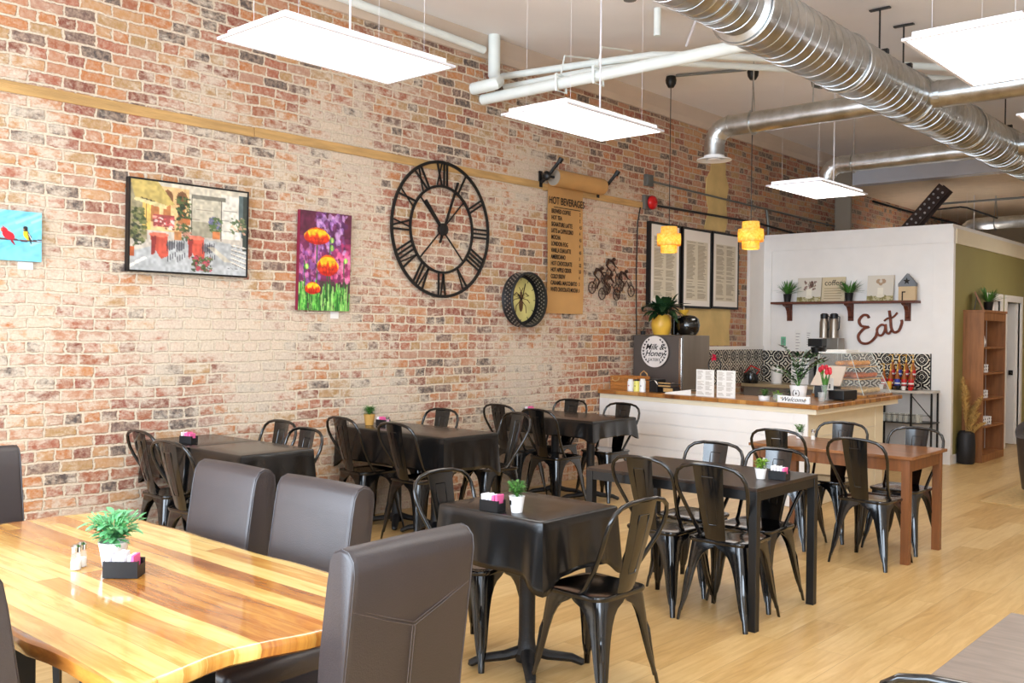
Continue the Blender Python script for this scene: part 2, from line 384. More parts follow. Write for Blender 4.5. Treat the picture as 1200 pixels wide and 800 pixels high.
def rrect(w, d, r, n=5, cx=0, cy=0):
    P = []
    for sx, sy, a in ((1, 1, 0), (-1, 1, 90), (-1, -1, 180), (1, -1, 270)):
        for i in range(n+1):
            t = math.radians(a+90*i/n); P.append((cx+sx*(w/2-r)+r*math.cos(t), cy+sy*(d/2-r)+r*math.sin(t)))
    return P
def text_part(s, size, parent, O, R, U, m=None, name='lettering', depth=.001, align='CENTER', sx=1., shear=0., bold=0., spacing=1.):
    """Flat raised lettering. O origin, R reading direction, U up direction (local space of parent)."""
    cu_ = bpy.data.curves.new(name, 'FONT'); cu_.body = s; cu_.size = size; cu_.align_x = align; cu_.align_y = 'CENTER'
    cu_.extrude = depth; cu_.shear = shear; cu_.offset = bold; cu_.resolution_u = 3; cu_.space_character = spacing
    t = bpy.data.objects.new(name, cu_); COL.objects.link(t)
    dg = bpy.context.evaluated_depsgraph_get(); dg.update()
    me = bpy.data.meshes.new_from_object(t.evaluated_get(dg)); bpy.data.objects.remove(t, do_unlink=True)
    R = Vector(R).normalized(); U = Vector(U).normalized(); W = R.cross(U); O = Vector(O)
    Mx = Matrix(((R.x*sx, U.x, W.x, O.x), (R.y*sx, U.y, W.y, O.y), (R.z*sx, U.z, W.z, O.z), (0, 0, 0, 1)))
    me.transform(Mx); me.materials.clear(); me.materials.append(m or INK)
    o = bpy.data.objects.new(name, me); COL.objects.link(o)
    if parent: o.parent = parent
    return o

# a little raster painter whose pixels become the vertex colours of a canvas mesh
class Canvas:
    def __init__(s, w, h, bg):
        s.w, s.h = w, h; s.a = np.zeros((h, w, 3)); s.a[:] = np.array(bg)/255.
        s.Y, s.X = np.mgrid[0:h, 0:w]; s.u = (s.X+.5)/w; s.v = 1-(s.Y+.5)/h     # u right 0..1, v up 0..1
    def put(s, mask, c, k=1.):
        mk = (mask.astype(float)*k)[..., None]; s.a = s.a*(1-mk)+np.array(c)/255.*mk; return s
    def rect(s, u0, v0, u1, v1, c, k=1.): return s.put((s.u >= u0) & (s.u <= u1) & (s.v >= v0) & (s.v <= v1), c, k)
    def ell(s, u, v, ru, rv, c, k=1., rot=0):
        du, dv = s.u-u, s.v-v; ca, sa = math.cos(rot), math.sin(rot)
        return s.put(((du*ca+dv*sa)/ru)**2+((-du*sa+dv*ca)/rv)**2 <= 1, c, k)
    def poly(s, P, c, k=1.):
        m = np.zeros((s.h, s.w), bool); n = len(P)
        for i in range(n):
            x0, y0 = P[i]; x1, y1 = P[(i+1) % n]
            if y0 == y1: continue
            t = ((s.v > min(y0, y1)) & (s.v <= max(y0, y1)) & (s.u < (x1-x0)*(s.v-y0)/(y1-y0)+x0)); m ^= t
        return s.put(m, c, k)
    def line(s, P, wd, c, k=1., asp=None):
        asp = asp or s.w/s.h; m = np.zeros((s.h, s.w), bool)
        for (x0, y0), (x1, y1) in zip(P, P[1:]):
            dx, dy = (x1-x0)*asp, y1-y0; L2 = dx*dx+dy*dy+1e-12
            px, py = (s.u-x0)*asp, s.v-y0; t = np.clip((px*dx+py*dy)/L2, 0, 1)
            m |= (px-t*dx)**2+(py-t*dy)**2 <= (wd/2)**2
        return s.put(m, c, k)
    def speck(s, n, box, size, cols, rng):
        u0, v0, u1, v1 = box
        for _ in range(n):
            s.ell(rng.uniform(u0, u1), rng.uniform(v0, v1), size*rng.uniform(.4, 1.2), size*rng.uniform(.5, 1.6), rng.choice(cols), .8, rng.uniform(0, 3))
        return s
    def noise(s, amt, rng, cell=6):
        g = np.random.RandomState(rng.randint(0, 9999)).rand(s.h//cell+2, s.w//cell+2)
        yy, xx = s.Y/cell, s.X/cell; y0 = yy.astype(int); x0 = xx.astype(int); fy, fx = yy-y0, xx-x0
        n = g[y0, x0]*(1-fy)*(1-fx)+g[y0+1, x0]*fy*(1-fx)+g[y0, x0+1]*(1-fy)*fx+g[y0+1, x0+1]*fy*fx
        s.a = np.clip(s.a*(1+amt*(n[..., None]-.5)*2), 0, 1); return s
    def mesh(s, name, O, R, U, W, H, m, parent=None):
        """A canvas W x H metres whose lower left corner is O, spanned by R (right) and U (up)."""
        O, R, U = Vector(O), Vector(R), Vector(U); nx, ny = s.w, s.h
        vs = []; cs = np.ones((nx*ny, 4)); lin = np.where(s.a <= .04045, s.a/12.92, ((s.a+.055)/1.055)**2.4)
        for j in range(ny):
            for i in range(nx):
                vs.append(tuple(O+R*(W*i/(nx-1))+U*(H*(1-j/(ny-1)))))
        cs[:, :3] = lin.reshape(-1, 3)
        fs = [(j*nx+i, (j+1)*nx+i, (j+1)*nx+i+1, j*nx+i+1) for j in range(ny-1) for i in range(nx-1)]
        me = bpy.data.meshes.new(name); me.from_pydata(vs, [], fs)
        at = me.color_attributes.new('Col', 'FLOAT_COLOR', 'POINT'); at.data.foreach_set('color', cs.ravel())
        me.materials.append(m); me.update(); o = bpy.data.objects.new(name, me); COL.objects.link(o)
        if parent: o.parent = parent
        return o
# ------------------------------------------------------------ the room
X0, X1, YF, YB = 0., 8.2, -1.2, 22.
struct(MB().box((-.2, YF-.2, -.12), (X1+.2, YB+.2, 0)).build('floor', FLOOR))
struct(MB().box((-.3, YF-.2, 0), (0, YB+.2, 4.3)).build('wall_left', BRICK))
struct(MB().box((X1, YF-.2, 0), (X1+.2, YB+.2, 4.3)).build('wall_right', WHITE))
struct(MB().box((0, YB, 0), (X1, YB+.2, 4.3)).build('wall_back', mat('beige_wall', (206, 184, 152), .9)))
def ch(x): return 4.30-.055*x      # the ceiling falls gently away from the brick wall
b = MB(); b.add([(-.3, YF-.2, ch(-.3)), (X1+.2, YF-.2, ch(X1+.2)), (X1+.2, 14.5, ch(X1+.2)), (-.3, 14.5, ch(-.3)), (-.3, YF-.2, 4.5), (X1+.2, YF-.2, 4.5), (X1+.2, 14.5, 4.5), (-.3, 14.5, 4.5)], [(3, 2, 1, 0), (4, 5, 6, 7), (0, 1, 5, 4), (1, 2, 6, 5), (2, 3, 7, 6), (3, 0, 4, 7)])
struct(b.build('ceiling', PLASTER))
struct(MB().box((0, 14.72, 3.86), (X1, YB, 4.0)).build('ceiling', mat('rear_ceiling', (226, 206, 180), .9, var=.05)))
struct(MB().box((0, 14.5, 3.86), (X1, 14.72, 4.3)).build('trim_1', mat('beam_grey_white', (206, 206, 212), .6)))
# street front: three openings between white piers
fb = MB()
for a, b in ((-.3, .08), (2.5, 2.9), (5.2, 5.5), (7.8, X1+.2)): fb.box((a, YF-.2, 0), (b, YF, 4.3))
for a, b in ((.08, 2.5), (2.9, 5.2), (5.5, 7.8)): fb.box((a, YF-.2, 0), (b, YF, .5)); fb.box((a, YF-.2, 3.4), (b, YF, 4.3))
struct(fb.build('wall_front', WHITE))
for i, (a, b) in enumerate(((.08, 2.5), (2.9, 5.2), (5.5, 7.8))):
    f = MB()
    f.box((a, YF-.12, .5), (a+.06, YF-.06, 3.4)); f.box((b-.06, YF-.12, .5), (b, YF-.06, 3.4)); f.box((a+.06, YF-.12, .5), (b-.06, YF-.06, .56)); f.box((a+.06, YF-.12, 3.34), (b-.06, YF-.06, 3.4))
    f.box((a+.06, YF-.11, 2.6), (b-.06, YF-.07, 2.65))
    struct(f.build('window_%d' % (i+1), BLACKMAT))
# plain plaster band under the ceiling, wooden nailing strip let into the brickwork
b = MB(); b.grid([[(0, YF, 4.10), (0, 14.5, 4.10)], [(.03, YF, 4.10), (.03, 14.5, 4.10)], [(.06, YF, 4.16), (.06, 14.5, 4.16)], [(.09, YF, 4.3), (.09, 14.5, 4.3)]])
struct(b.build('trim_2', mat('cove_plaster', (204, 186, 168), .9, var=.06, scale=2)))
b = MB(); ys = [-1.1, 0.3, 2.2, 4.05, 5.95, 7.40, 9.2]
for i, (a, c) in enumerate(zip(ys, ys[1:])):
    z = 3.015+.006*math.sin(i*2.1); b.box((-.02, a+.004, z-.035), (.012, c-.004, z+.035))
struct(b.build('trim_3', TIMBER, bevel=.003))
# plaster patches where an old chase was filled
def patch(poly):
    b = MB(); b.prism(poly, 0, .012, Matrix(((0, 0, 1, 0), (1, 0, 0, 0), (0, 1, 0, 0), (0, 0, 0, 1)))); return struct(b.build('trim_4', PATCHP, bevel=.004))
patch([(10.55, 2.86), (11.08, 2.86), (11.14, 3.0), (11.10, 3.25), (11.16, 3.45), (11.08, 3.60), (11.07, 3.80), (10.72, 3.79), (10.70, 3.62), (10.60, 3.50), (10.58, 3.30), (10.66, 3.12), (10.60, 2.98)])
patch([(10.15, 1.40), (11.24, 1.40), (11.22, 1.62), (11.26, 1.80), (11.22, 1.90), (10.10, 1.90), (10.18, 1.70)])

# ---- partition block of the kitchen: white boarded front, olive corridor side
PY, PX, PH = 12.15, 2.48, 2.86
b = MB(); b.box((.02, PY, 0), (PX, PY+.12, PH))
struct(b.build('wall_partition_front', WHITE))
b = MB()
b.box((.02, PY-.018, 2.68), (PX+.018, PY, PH+.0)); b.box((.02, PY-.022, 1.33), (.14, PY, 2.68)); b.box((2.26, PY-.012, 0.12), (PX+.018, PY, 2.68))
struct(b.build('trim_5', WHITE, bevel=.002))
b = MB()
for i in range(7): z = 1.36+.19*i; 
b.box((.14, PY-.004, 1.62), (2.26, PY, 1.622))
D = ((13.62, 14.20), (14.50, 15.22), (17.2, 18.))
ends = [PY+.12]+[v for d in D for v in d]+[YB]
b = MB()
for i in range(0, len(ends), 2): b.box((PX-.12, ends[i], 0), (PX, ends[i+1], 2.68))
for a, c in D: b.box((PX-.12, a, 2.04), (PX, c, 2.68))
struct(b.build('wall_partition_side', GREEN))
struct(MB().box((PX-.13, PY+.12, 2.68), (PX+.018, YB, PH)).build('trim_6', CREAM))
struct(MB().box((.02, PY, PH), (PX, YB, PH+.05)).build('ceiling', WHITE))
struct(MB().box((PX, PY, 0), (PX+.014, 12.55, .11)).build('baseboard_side', WHITE))
struct(MB().box((PX, 15.32, 0), (PX+.014, 17.1, .11)).build('baseboard_side', WHITE))
struct(MB().box((1.9, PY-.016, 0), (PX+.014, PY, .12)).build('baseboard_front', WHITE))
for i, (a, c) in enumerate(D[:2]):
    f = MB()
    for y0, y1 in ((a-.09, a), (c, c+.09)): f.box((PX-.13, y0, 0), (PX+.02, y1, 2.13))
    f.box((PX-.13, a, 2.04), (PX+.02, c, 2.13)); f.box((PX-.13, c-.02, 0), (PX-.02, c, 2.04)); f.box((PX-.13, a, 0), (PX-.02, a+.02, 2.04))
    fr = struct(f.build('door_%d' % (i+1), WHITE, bevel=.003))
    d = MB(); d.box((PX-.62, c-.075, .01), (PX-.04, c-.035, 2.03)) if i else d.box((PX-.10, a+.03, .01), (PX-.06, c-.03, 2.03))
    lf = d.build('door_leaf', WHITE, fr, bevel=.003)
    k = MB(); k.box((PX-.12, c-.085, 1.0), (PX-.06, c-.075, 1.07)); k.lathe([(.02, 0), (.024, .03), (.012, .04)], n=12, M=Matrix.Translation((PX-.09, c-.085, 1.03)) @ Matrix.Rotation(PI/2, 4, 'X'))
    k.build('door_latch', BLACKMAT, lf)
# white cap and upright framing the tiled corner on the brick side; tiles
b = MB(); b.box((0, 10.0, 1.345), (.045, PY, 1.39)); b.box((0, 11.72, 1.39), (.03, PY-.022, PH)); b.box((0, 11.70, 1.39), (.045, 11.74, PH)); 
struct(b.build('trim_7', WHITE, bevel=.002))
struct(MB().box((.004, 9.6, .90), (.022, PY-.024, 1.345)).build('wall_tiles_left', TILE))
struct(MB().box((.024, PY-.02, .90), (2.25, PY-.001, 1.33)).build('wall_tiles_front', TILE))
struct(MB().box((2.25, PY-.026, .86), (2.262, PY-.001, 1.335)).build('trim_8', BLACKMAT))

# ------------------------------------------------------------ ducts, pipes, conduits
t = thing('air_duct', 'big round spiral-ribbed galvanised duct running the length of the ceiling', 'duct', (3.31, 5.32, 3.55))
b = MB()
def yrow(y, r, n=48): return [(r*math.cos(2*PI*j/n), y, r*math.sin(2*PI*j/n)) for j in range(n)]
b.grid([yrow(-6.4, .172), yrow(-.02, .172), yrow(.0, .206), yrow(16.5, .206)], True, True)
b.build('duct_body', DUCT, t, smooth=True)
b = MB()
pts = [(.178*math.cos(a), -6.4+a/(2*PI)*.10, .178*math.sin(a)) for a in np.arange(0, 2*PI*63.5, 2*PI/28)]
b.tube(pts, .0024, 4)
pts = [(.208*math.cos(a), .03+a/(2*PI)*.115, .208*math.sin(a)) for a in np.arange(0, 2*PI*100, 2*PI/28)]
b.tube(pts, .0022, 4); b.build('spiral_rib', DUCT, t)
for y in (.02, 1.55, 2.9, 4.4, 5.7, 7.3, 9.):
    b = MB(); b.tube([(.214*math.cos(a), y, .214*math.sin(a)) for a in np.arange(0, 2*PI, PI/20)], .009, 6, closed=True); b.build('joint_band', DUCT, t)
for y in (.6, 2.2, 2.72, 5.72, 6.86, 8.6):
    b = MB(); b.cyl((0.02, y, .20), (0.02, y, .562), .007, n=6); b.box((-.06, y-.02, .550), (.10, y+.02, .560)); b.box((-.05, y-.02, .2), (.09, y+.02, .235)); b.build('hanger', IRON, t)
def branch(y, xl, xr, label, down=.27):
    t = thing('branch_duct', label, 'duct', (0, y, 3.55)); r = .098
    b = MB(); c = xl+.17
    pts = [(xr, 0, 0), (c, 0, 0)]+[(c-.17*math.sin(a), 0, -.17+.17*math.cos(a)) for a in np.linspace(.3, PI/2, 5)]+[(xl, 0, -down)]
    b.tube(pts, r, 24); b.build('pipe', DUCT, t, smooth=True)
    for p in pts[2:6]: pass
    b = MB()
    for i in (1, 3, 5): 
        p = Vector(pts[i]); q = Vector(pts[i+1]); d = (q-p).normalized()
        b.tube([p-d*.01, p+d*.01], r+.005, 24)
    b.build('elbow_seam', DUCT, t)
    b = MB(); b.lathe([(.10, 0), (.102, -.02), (.165, -.035), (.168, -.045), (.10, -.035), (.09, -.02)], (xl, 0, -down), 32, cap=False)
    b.lathe([(.012, -.03), (.06, -.032), (.06, -.042), (.012, -.04)], (xl, 0, -down), 24); b.build('diffuser', POTW, t, smooth=True)
    return t
t = branch(8.27, 1.45, 3.12, 'shiny branch duct with round diffuser nearest the pendant lamps')
for x in (1.86,):
    b = MB(); b.tube([(x, 0, .33)]+[(x, .108*math.sin(a), .108*math.cos(a)) for a in np.linspace(.25, 2*PI-.25, 20)]+[(x, 0, .33)], .014, 6, flat=.3)
    b.cyl((x, 0, .33), (x, 0, .645), .006, n=6); b.build('hanging_strap', DUCT, t)
b = MB(); b.cyl((2.45, 0, .09), (2.45, 0, .612), .006, n=6); b.build('hanging_strap', DUCT, t)
t = branch(10.95, 1.42, 3.12, 'second branch duct ending behind the hanging panel light')
b = MB(); b.tube([(1.74, 0, .33)]+[(1.74, .108*math.sin(a), .108*math.cos(a)) for a in np.linspace(.25, 2*PI-.25, 20)]+[(1.74, 0, .33)], .014, 6, flat=.3)
b.cyl((1.74, 0, .33), (1.74, 0, .651), .006, n=6); b.build('hanging_strap', DUCT, t)
for y in (8.27, 10.95):
    t = thing('branch_duct', 'smooth duct leaving the big duct rightwards, %s' % ('behind the large panel light' if y < 9 else 'at the right edge'), 'duct', (3.5, y, 3.55))
    MB().tube([(-.0, 0, 0), (4.2, 0, 0)], .11, 24).build('pipe', DUCT, t, smooth=True)
    MB().tube([(.03, 0, 0), (.07, 0, 0)], .116, 24).build('collar', DUCT, t)
t = thing('rear_duct', 'dull grey duct with a bent end over the back of the olive partition', 'duct', (0, 17., 3.42))
MB().tube([(4.2, 0, 0), (1.36, 0, 0), (1.27, 0, -.02), (1.2, 0, -.08), (1.18, 0, -.2)], .1, 20).build('pipe', DUCT, t, smooth=True)
MB().tube([(1.66, 0, .44), (1.66, -.115, 0), (1.66, -.08, -.08), (1.66, 0, -.112), (1.66, .08, -.08), (1.66, .115, 0), (1.66, 0, .44)], .02, 6, flat=.3).build('hanging_strap', DUCT, t)
t = tag(MB().tube([(4.2, 19, 3.12), (2.36, 19, 3.12), (2.26, 19, 3.05), (2.24, 19, 2.95)], .08, 16).build('rear_duct', DUCT, smooth=True), 'short low duct at the right edge above the corridor', 'duct')

def pipe(name, pts, r, m, label, cat='pipe', group=None, n=14, kind=None):
    return tag(MB().tube(pts, r, n).build(name, m, smooth=True), label, cat, group, kind)
pipe('sprinkler_pipe', [(.02, 6.5, 3.71), (3.12, 6.5, 3.71)], .05, PIPEW, 'thickest white pipe crossing from the brick wall to the big duct')
pipe('vent_pipe', [(.14, 6.52, 4.291), (.14, 6.52, 3.98), (.15, 6.51, 3.92), (.19, 6.5, 3.87), (.26, 6.45, 3.83), (.27, 6.40, 3.80), (.22, 6.38, 3.79), (.01, 6.38, 3.79)], .056, PIPEW, 'bent white pipe dropping from the ceiling into the brick wall')
pipe('water_pipe', [(.02, 6.76, 3.98), (.9, 6.95, 3.985), (1.49, 7.1, 3.99), (1.79, 7.39, 4.0), (3.31, 9.15, 4.0), (4.4, 10.4, 4.0)], .032, PIPEW, 'thin white pipe, upper of the two beside the thickest white pipe')
pipe('water_pipe', [(.02, 6.8, 3.885), (.9, 6.9, 3.9), (1.3, 7.08, 3.93), (1.49, 7.40, 3.99), (2.07, 8.15, 4.0), (3.3, 9.7, 4.0)], .03, PIPEW, 'thin white pipe, lower of the two beside the thickest white pipe')
pipe('wall_pipe', [(.10, -1.1, 4.20), (.10, 4.5, 4.19), (.10, 6.42, 4.14)], .036, PIPEW, 'long white pipe along the top of the brick wall')
pipe('drop_pipe', [(1.86, 6.62, 4.195), (1.86, 6.62, 3.97)], .03, PIPEW, 'short white stub pipe hanging from the ceiling beside a capped elbow')
for i, (a, lbl) in enumerate((((.95, 6.62, 3.71), 'left'), ((1.35, 6.62, 3.71), 'right'))):
    x = a[0]
    tag(MB().tube([(x, 6.44, 3.78), (x, 6.56, 3.775), (x, 6.58, 3.64), (x, 6.44, 3.64), (x, 6.43, 3.78)], .012, 6).tube([(x, 6.5, 3.78), (x, 6.55, 3.96), (x, 7.0, 4.03)], .008, 5).build('pipe_clamp', PIPEW), '%s white pipe clamp tying the white pipes together' % lbl, 'clamp')
# conduits on the brick wall
pipe('conduit', [(.03, 9.32, 3.03), (.03, 11.9, 3.06), (.03, 14.4, 2.95)], .014, CABLE, 'black conduit running right from the red fire bell', 'conduit')
pipe('conduit', [(.03, 9.35, 3.30), (.03, 12.2, 3.27), (.03, 15.2, 3.23)], .012, CONDUIT, 'thin grey conduit running right from the grey junction box', 'conduit')
pipe('cable', [(.02, 9.12, 2.98), (.015, 9.08, 2.8), (.012, 9.07, 2.2), (.012, 9.09, 1.5)], .007, CABLE, 'black cable hanging down the brick left of the framed menus', 'cable')
pipe('conduit', [(.02, 12.2, 3.27), (.02, 12.26, 3.05), (.02, 12.26, 2.92)], .02, CONDUIT, 'short vertical conduit with box above the white partition', 'conduit')
t = tag(MB().box((.0, 9.21, 3.24), (.05, 9.34, 3.37)).box((.05, 9.225, 3.255), (.056, 9.325, 3.355)).build('junction_box', CONDUIT, bevel=.003), 'small grey square junction box above the red fire bell', 'junction box')
t = thing('fire_bell', 'round red fire alarm bell on its grey back box on the brick', 'fire bell', (0, 9.28, 3.05))
MB().box((.0, -.10, -.08), (.045, .04, .08)).build('back_box', CONDUIT, t, bevel=.003)
MB().lathe([(.002, 0), (.03, 0), (.078, .005), (.082, .02), (.07, .045), (.045, .058), (.012, .062), (.012, .075), (.001, .075)][::-1], (0, 0, 0), 28, M=Matrix.Translation((.047, .02, 0)) @ Matrix.Rotation(PI/2, 4, 'Y')).build('gong', RED, t, smooth=True)
# column and cross brace beyond the beam
struct(MB().box((.03, 14.45, 2.9), (.28, 14.5, 4.29)).build('trim_9', mat('drab_post', (150, 138, 122), .8)))
t = thing('steel_brace', 'rusty dark perforated steel brace slanting under the rear ceiling', 'brace', (0, 15., 0))
b = MB()
A, B_ = Vector((.9, 0, 3.1)), Vector((1.50, 0, 3.77)); d = (B_-A).normalized(); q = Vector((-d.z, 0, d.x))*.09
for y in (-.10, .10):
    b.add([A-q+Vector((0, y, 0)), A+q+Vector((0, y, 0)), B_+q+Vector((0, y, 0)), B_-q+Vector((0, y, 0)), A-q+Vector((0, y+.02, 0)), A+q+Vector((0, y+.02, 0)), B_+q+Vector((0, y+.02, 0)), B_-q+Vector((0, y+.02, 0))],
          [(3, 2, 1, 0), (4, 5, 6, 7), (0, 1, 5, 4), (1, 2, 6, 5), (2, 3, 7, 6), (3, 0, 4, 7)])
b.build('web', DARKCOR, t)
b = MB()
for s_ in np.linspace(.08, .92, 9):
    c = A.lerp(B_, s_)
    for k in (-.045, .045): b.ball((c.x+q.x*k/.09, -.105, c.z+q.z*k/.09), .018, 8)
b.build('rivets', mat('pale_rivet', (186, 180, 176), .5), t)
b = MB(); b.box((.84, -.12, 3.09), (1.0, .14, 3.11)); b.build('foot_plate', DARKCOR, t)
pipe('rear_conduit', [(.02, 16., 3.80), (.5, 16., 3.62), (1.3, 16, 3.35), (1.6, 16., 3.2)], .018, CABLE, 'dark cable sagging diagonally below the rear ceiling', 'cable')
pipe('rear_conduit', [(.9, 16.4, 3.72), (5.0, 16.4, 3.72)], .018, CONDUIT, 'long level conduit under the rear ceiling', 'conduit')
pipe('rear_conduit', [(.9, 16.2, 3.60), (1.35, 16.2, 3.62), (1.45, 16.2, 3.6), (1.9, 16.2, 3.4)], .014, CABLE, 'short bent cable just left of the dull rear duct', 'cable')
pipe('ceiling_conduit', [(.80, 8.60, 4.235), (1.54, 8.72, 4.195)], .014, CONDUIT, 'grey conduit between the two pendant lamp canopies', 'conduit')
pipe('hooked_conduit', [(2.4, 9.25, 4.145), (2.05, 9.3, 4.145), (1.95, 9.35, 4.145), (1.87, 9.55, 4.145), (1.9, 9.65, 4.145), (2.1, 9.75, 4.145)], .016, CONDUIT, 'bent grey conduit hook on the ceiling left of the big duct', 'conduit')
tag(MB().cyl((1.92, 6.14, 4.12), (1.92, 6.14, 4.192), .05, n=16).tube([(1.88, 6.14, 4.15), (1.80, 6.05, 4.135), (1.72, 5.92, 4.16), (1.68, 5.87, 4.20)], .006, 5).build('smoke_detector', CONDUIT), 'small grey detector with curled wire on the ceiling at top centre', 'detector')
pipe('hanging_rod', [(2.0, 7.0, 4.185), (1.78, 7.2, 4.04)], .012, FRAMEW, 'short white slanting rod near the white pipes', 'rod')

# ------------------------------------------------------------ hanging led panels
def panel(x, y, label, z=3.08, wx=.60, wy=1.19):
    t = thing('panel_light', label, 'panel light', (x, y, z), 0, 'hanging white panel lights')
    b = MB(); hx, hy = wx/2, wy/2
    for a, c in (((-hx, -hy), (hx, -hy+.02)), ((-hx, hy-.02), (hx, hy)), ((-hx, -hy+.02), (-hx+.02, hy-.02)), ((hx-.02, -hy+.02), (hx, hy-.02))):
        b.box((a[0], a[1], 0), (c[0], c[1], .014))
    b.box((-hx+.04, -hy+.04, .014), (hx-.04, hy-.04, .05)); b.build('frame', FRAMEW, t)
    MB().box((-hx+.02, -hy+.02, .003), (hx-.02, hy-.02, .010)).build('diffuser', EMPANEL, t)
    for sx in (-1, 1):
        for sy in (-1, 1):
            MB().cyl((sx*(hx-.1), sy*(hy-.16), .05), (sx*(hx-.1), sy*(hy-.16), (ch(x+sx*(hx-.1)) if y < 14 else 3.86)-z-.002), .0011, n=4).build('suspension_wire', FRAMEW, t)
    MB().cyl((.22, -.12, .05), (.22, -.12, (ch(x+.22) if y < 14 else 3.86)-z-.003), .006, n=6).build('power_cord', FRAMEW, t)
    return t
panel(1.93, 3.35, 'white panel light at top left in front of the brick wall')
panel(1.90, 5.62, 'white panel light above and right of the big roman clock')
panel(1.85, 9.75, 'small far white panel light above the coffee shelf')
panel(4.68, 5.66, 'large white panel light at the top right corner')
panel(4.68, 7.86, 'sliver of a white panel light at the right edge')
panel(4.68, 11.2, 'panel light farther back on the right, beyond the frame')
panel(4.68, 3.4, 'panel light above the photographer on the right')
panel(3.9, 13.9, 'panel light in the corridor beside the olive wall')
panel(5.4, 17.6, 'unseen panel light added to brighten the rear room beyond the beam', 3.08)  # added out of view to lift the dark rear area
panel(1.2, 16.8, 'hidden panel light added above the kitchen block to brighten the rear ceiling', 3.0)  # added behind the partition, bounces off the block lid onto the rear ceiling

def pendant(x, y, z, label):
    t = thing('pendant_lamp', label, 'pendant lamp', (x, y, z), 0, 'amber pendant lamps')
    H = ch(x)-.006; MB().lathe([(.004, H-.115-z), (.03, H-.115-z), (.052, H-.078-z), (.058, H-.038-z), (.05, H-z), (.004, H-z)], n=20).build('canopy', BLACKMAT, t, smooth=True)
    MB().cyl((0, 0, .26), (0, 0, H-.11-z), .004, n=6).build('cord', CABLE, t)
    b = MB()
    for r, z0, z1 in ((.085, .17, .275), (.125, .075, .20), (.085, .0, .10)):
        b.lathe([(r-.004, z0), (r, z0), (r+.002, (z0+z1)/2), (r, z1), (r-.004, z1), (r-.004, z0)], n=28, cap=False)
    b.lathe([(.084, .2), (.123, .2), (.123, .198), (.084, .198)], n=28, cap=False); b.lathe([(.084, .077), (.123, .077), (.123, .079), (.084, .079)], n=28, cap=False)
    b.build('shade', SHADE, t, smooth=True)
    b = MB(); b.ball((0, 0, .13), .03, 12); b.build('bulb', BULB, t, smooth=True)
    MB().cyl((0, 0, .16), (0, 0, .27), .014, n=10).build('socket', BLACKMAT, t)
    return t
pendant(.70, 8.66, 2.40, 'amber tiered pendant lamp in front of the left framed menu')
pendant(1.60, 8.75, 2.40, 'amber tiered pendant lamp in front of the white partition edge')

# ------------------------------------------------------------ things on the brick wall
R_, U_ = Vector((0, 1, 0)), Vector((0, 0, 1))
rng = random.Random(3)
def frame_box(t, W, H, dep, fw, m, name='frame'):
    b = MB(); b.box((0, 0, 0), (dep, W, fw)); b.box((0, 0, H-fw), (dep, W, H)); b.box((0, 0, fw), (dep, fw, H-fw)); b.box((0, W-fw, fw), (dep, W, H-fw)); b.box((0, fw, fw), (dep*.5, W-fw, H-fw))
    return b.build(name, m, t)
# terrace painting
t = thing('framed_painting', 'large framed painting of a cafe terrace with red tablecloths', 'painting', (.004, 3.06, 1.925))
t.rotation_euler = (0, .02, 0)
W, H = .915, .63
frame_box(t, W, H, .045, .012, BLACKMAT)
cv = Canvas(150, 104, (206, 196, 176))
cv.rect(0, 0, 1, .45, (196, 186, 172)); cv.poly([(0, 0), (1, 0), (1, .35), (.5, .42), (0, .2)], (176, 178, 178)); cv.rect(0, .35, .14, 1, (150, 140, 110))
cv.rect(.16, .45, .48, .95, (222, 182, 128)); cv.rect(.5, .42, .76, .88, (188, 180, 160)); cv.rect(.5, .42, .76, .60, (140, 134, 112), .6); cv.rect(.76, .42, .92, .93, (222, 216, 202))
for vv in (.52, .64, .76): cv.line([(.76, vv), (.92, vv-.01)], .008, (150, 146, 136))
for vv in (.62, .74): cv.line([(.5, vv), (.76, vv-.01)], .006, (140, 132, 118))
cv.rect(.92, .45, .985, .95, (90, 104, 104)); cv.rect(.96, .3, 1, .95, (60, 66, 60))
cv.rect(.5, .86, .8, .9, (120, 116, 104)); cv.line([(.505, .88), (.505, .45)], .01, (60, 56, 46)); cv.line([(.765, .86), (.765, .40)], .01, (60, 50, 44))
for uu in (.30, .42): cv.ell(uu, .84, .045, .08, (124, 84, 56)); cv.rect(uu-.045, .76, uu+.045, .84, (124, 84, 56))
for uu in (.20, .30, .42): cv.rect(uu-.03, .55, uu+.03, .75, (170, 110, 66))
cv.rect(.10, .45, .165, .78, (214, 178, 96)); cv.rect(.125, .4, .135, .78, (120, 88, 52))
cv.poly([(.0, 1), (.22, 1), (.36, .76), (.30, .74), (.18, .78), (.04, .80)], (186, 164, 96)); cv.poly([(.04, .80), (.18, .775), (.30, .74), (.29, .70), (.17, .73), (.03, .77)], (206, 192, 140))
cv.line([(.09, .80), (.2, .77)], .012, (70, 60, 40))
for a, c in (((.19, .5), (.36, .63)), ): cv.rect(a[0], a[1], c[0], c[1], (150, 70, 66)); cv.speck(40, (.19, .48, .36, .62), .014, [(206, 90, 90), (240, 220, 210), (120, 60, 60), (232, 160, 140)], rng)
for uc in (.225, .53):
    cv.poly([(uc-.06, .41), (uc+.08, .41), (uc+.09, .18), (uc+.03, .14), (uc-.02, .24), (uc-.04, .16)], (196, 84, 66)); cv.ell(uc+.01, .41, .08, .025, (222, 120, 96)); cv.poly([(uc-.05, .38), (uc-.01, .40), (uc-.02, .2), (uc-.05, .18)], (140, 54, 50))
for uc in (.33, .41, .63, .67):
    for k in range(4): cv.line([(uc-.03+.02*k, .38), (uc-.02+.02*k, .12+.02*k)], .007, (54, 52, 60))
    cv.ell(uc, .30, .035, .05, (60, 58, 66), .5)
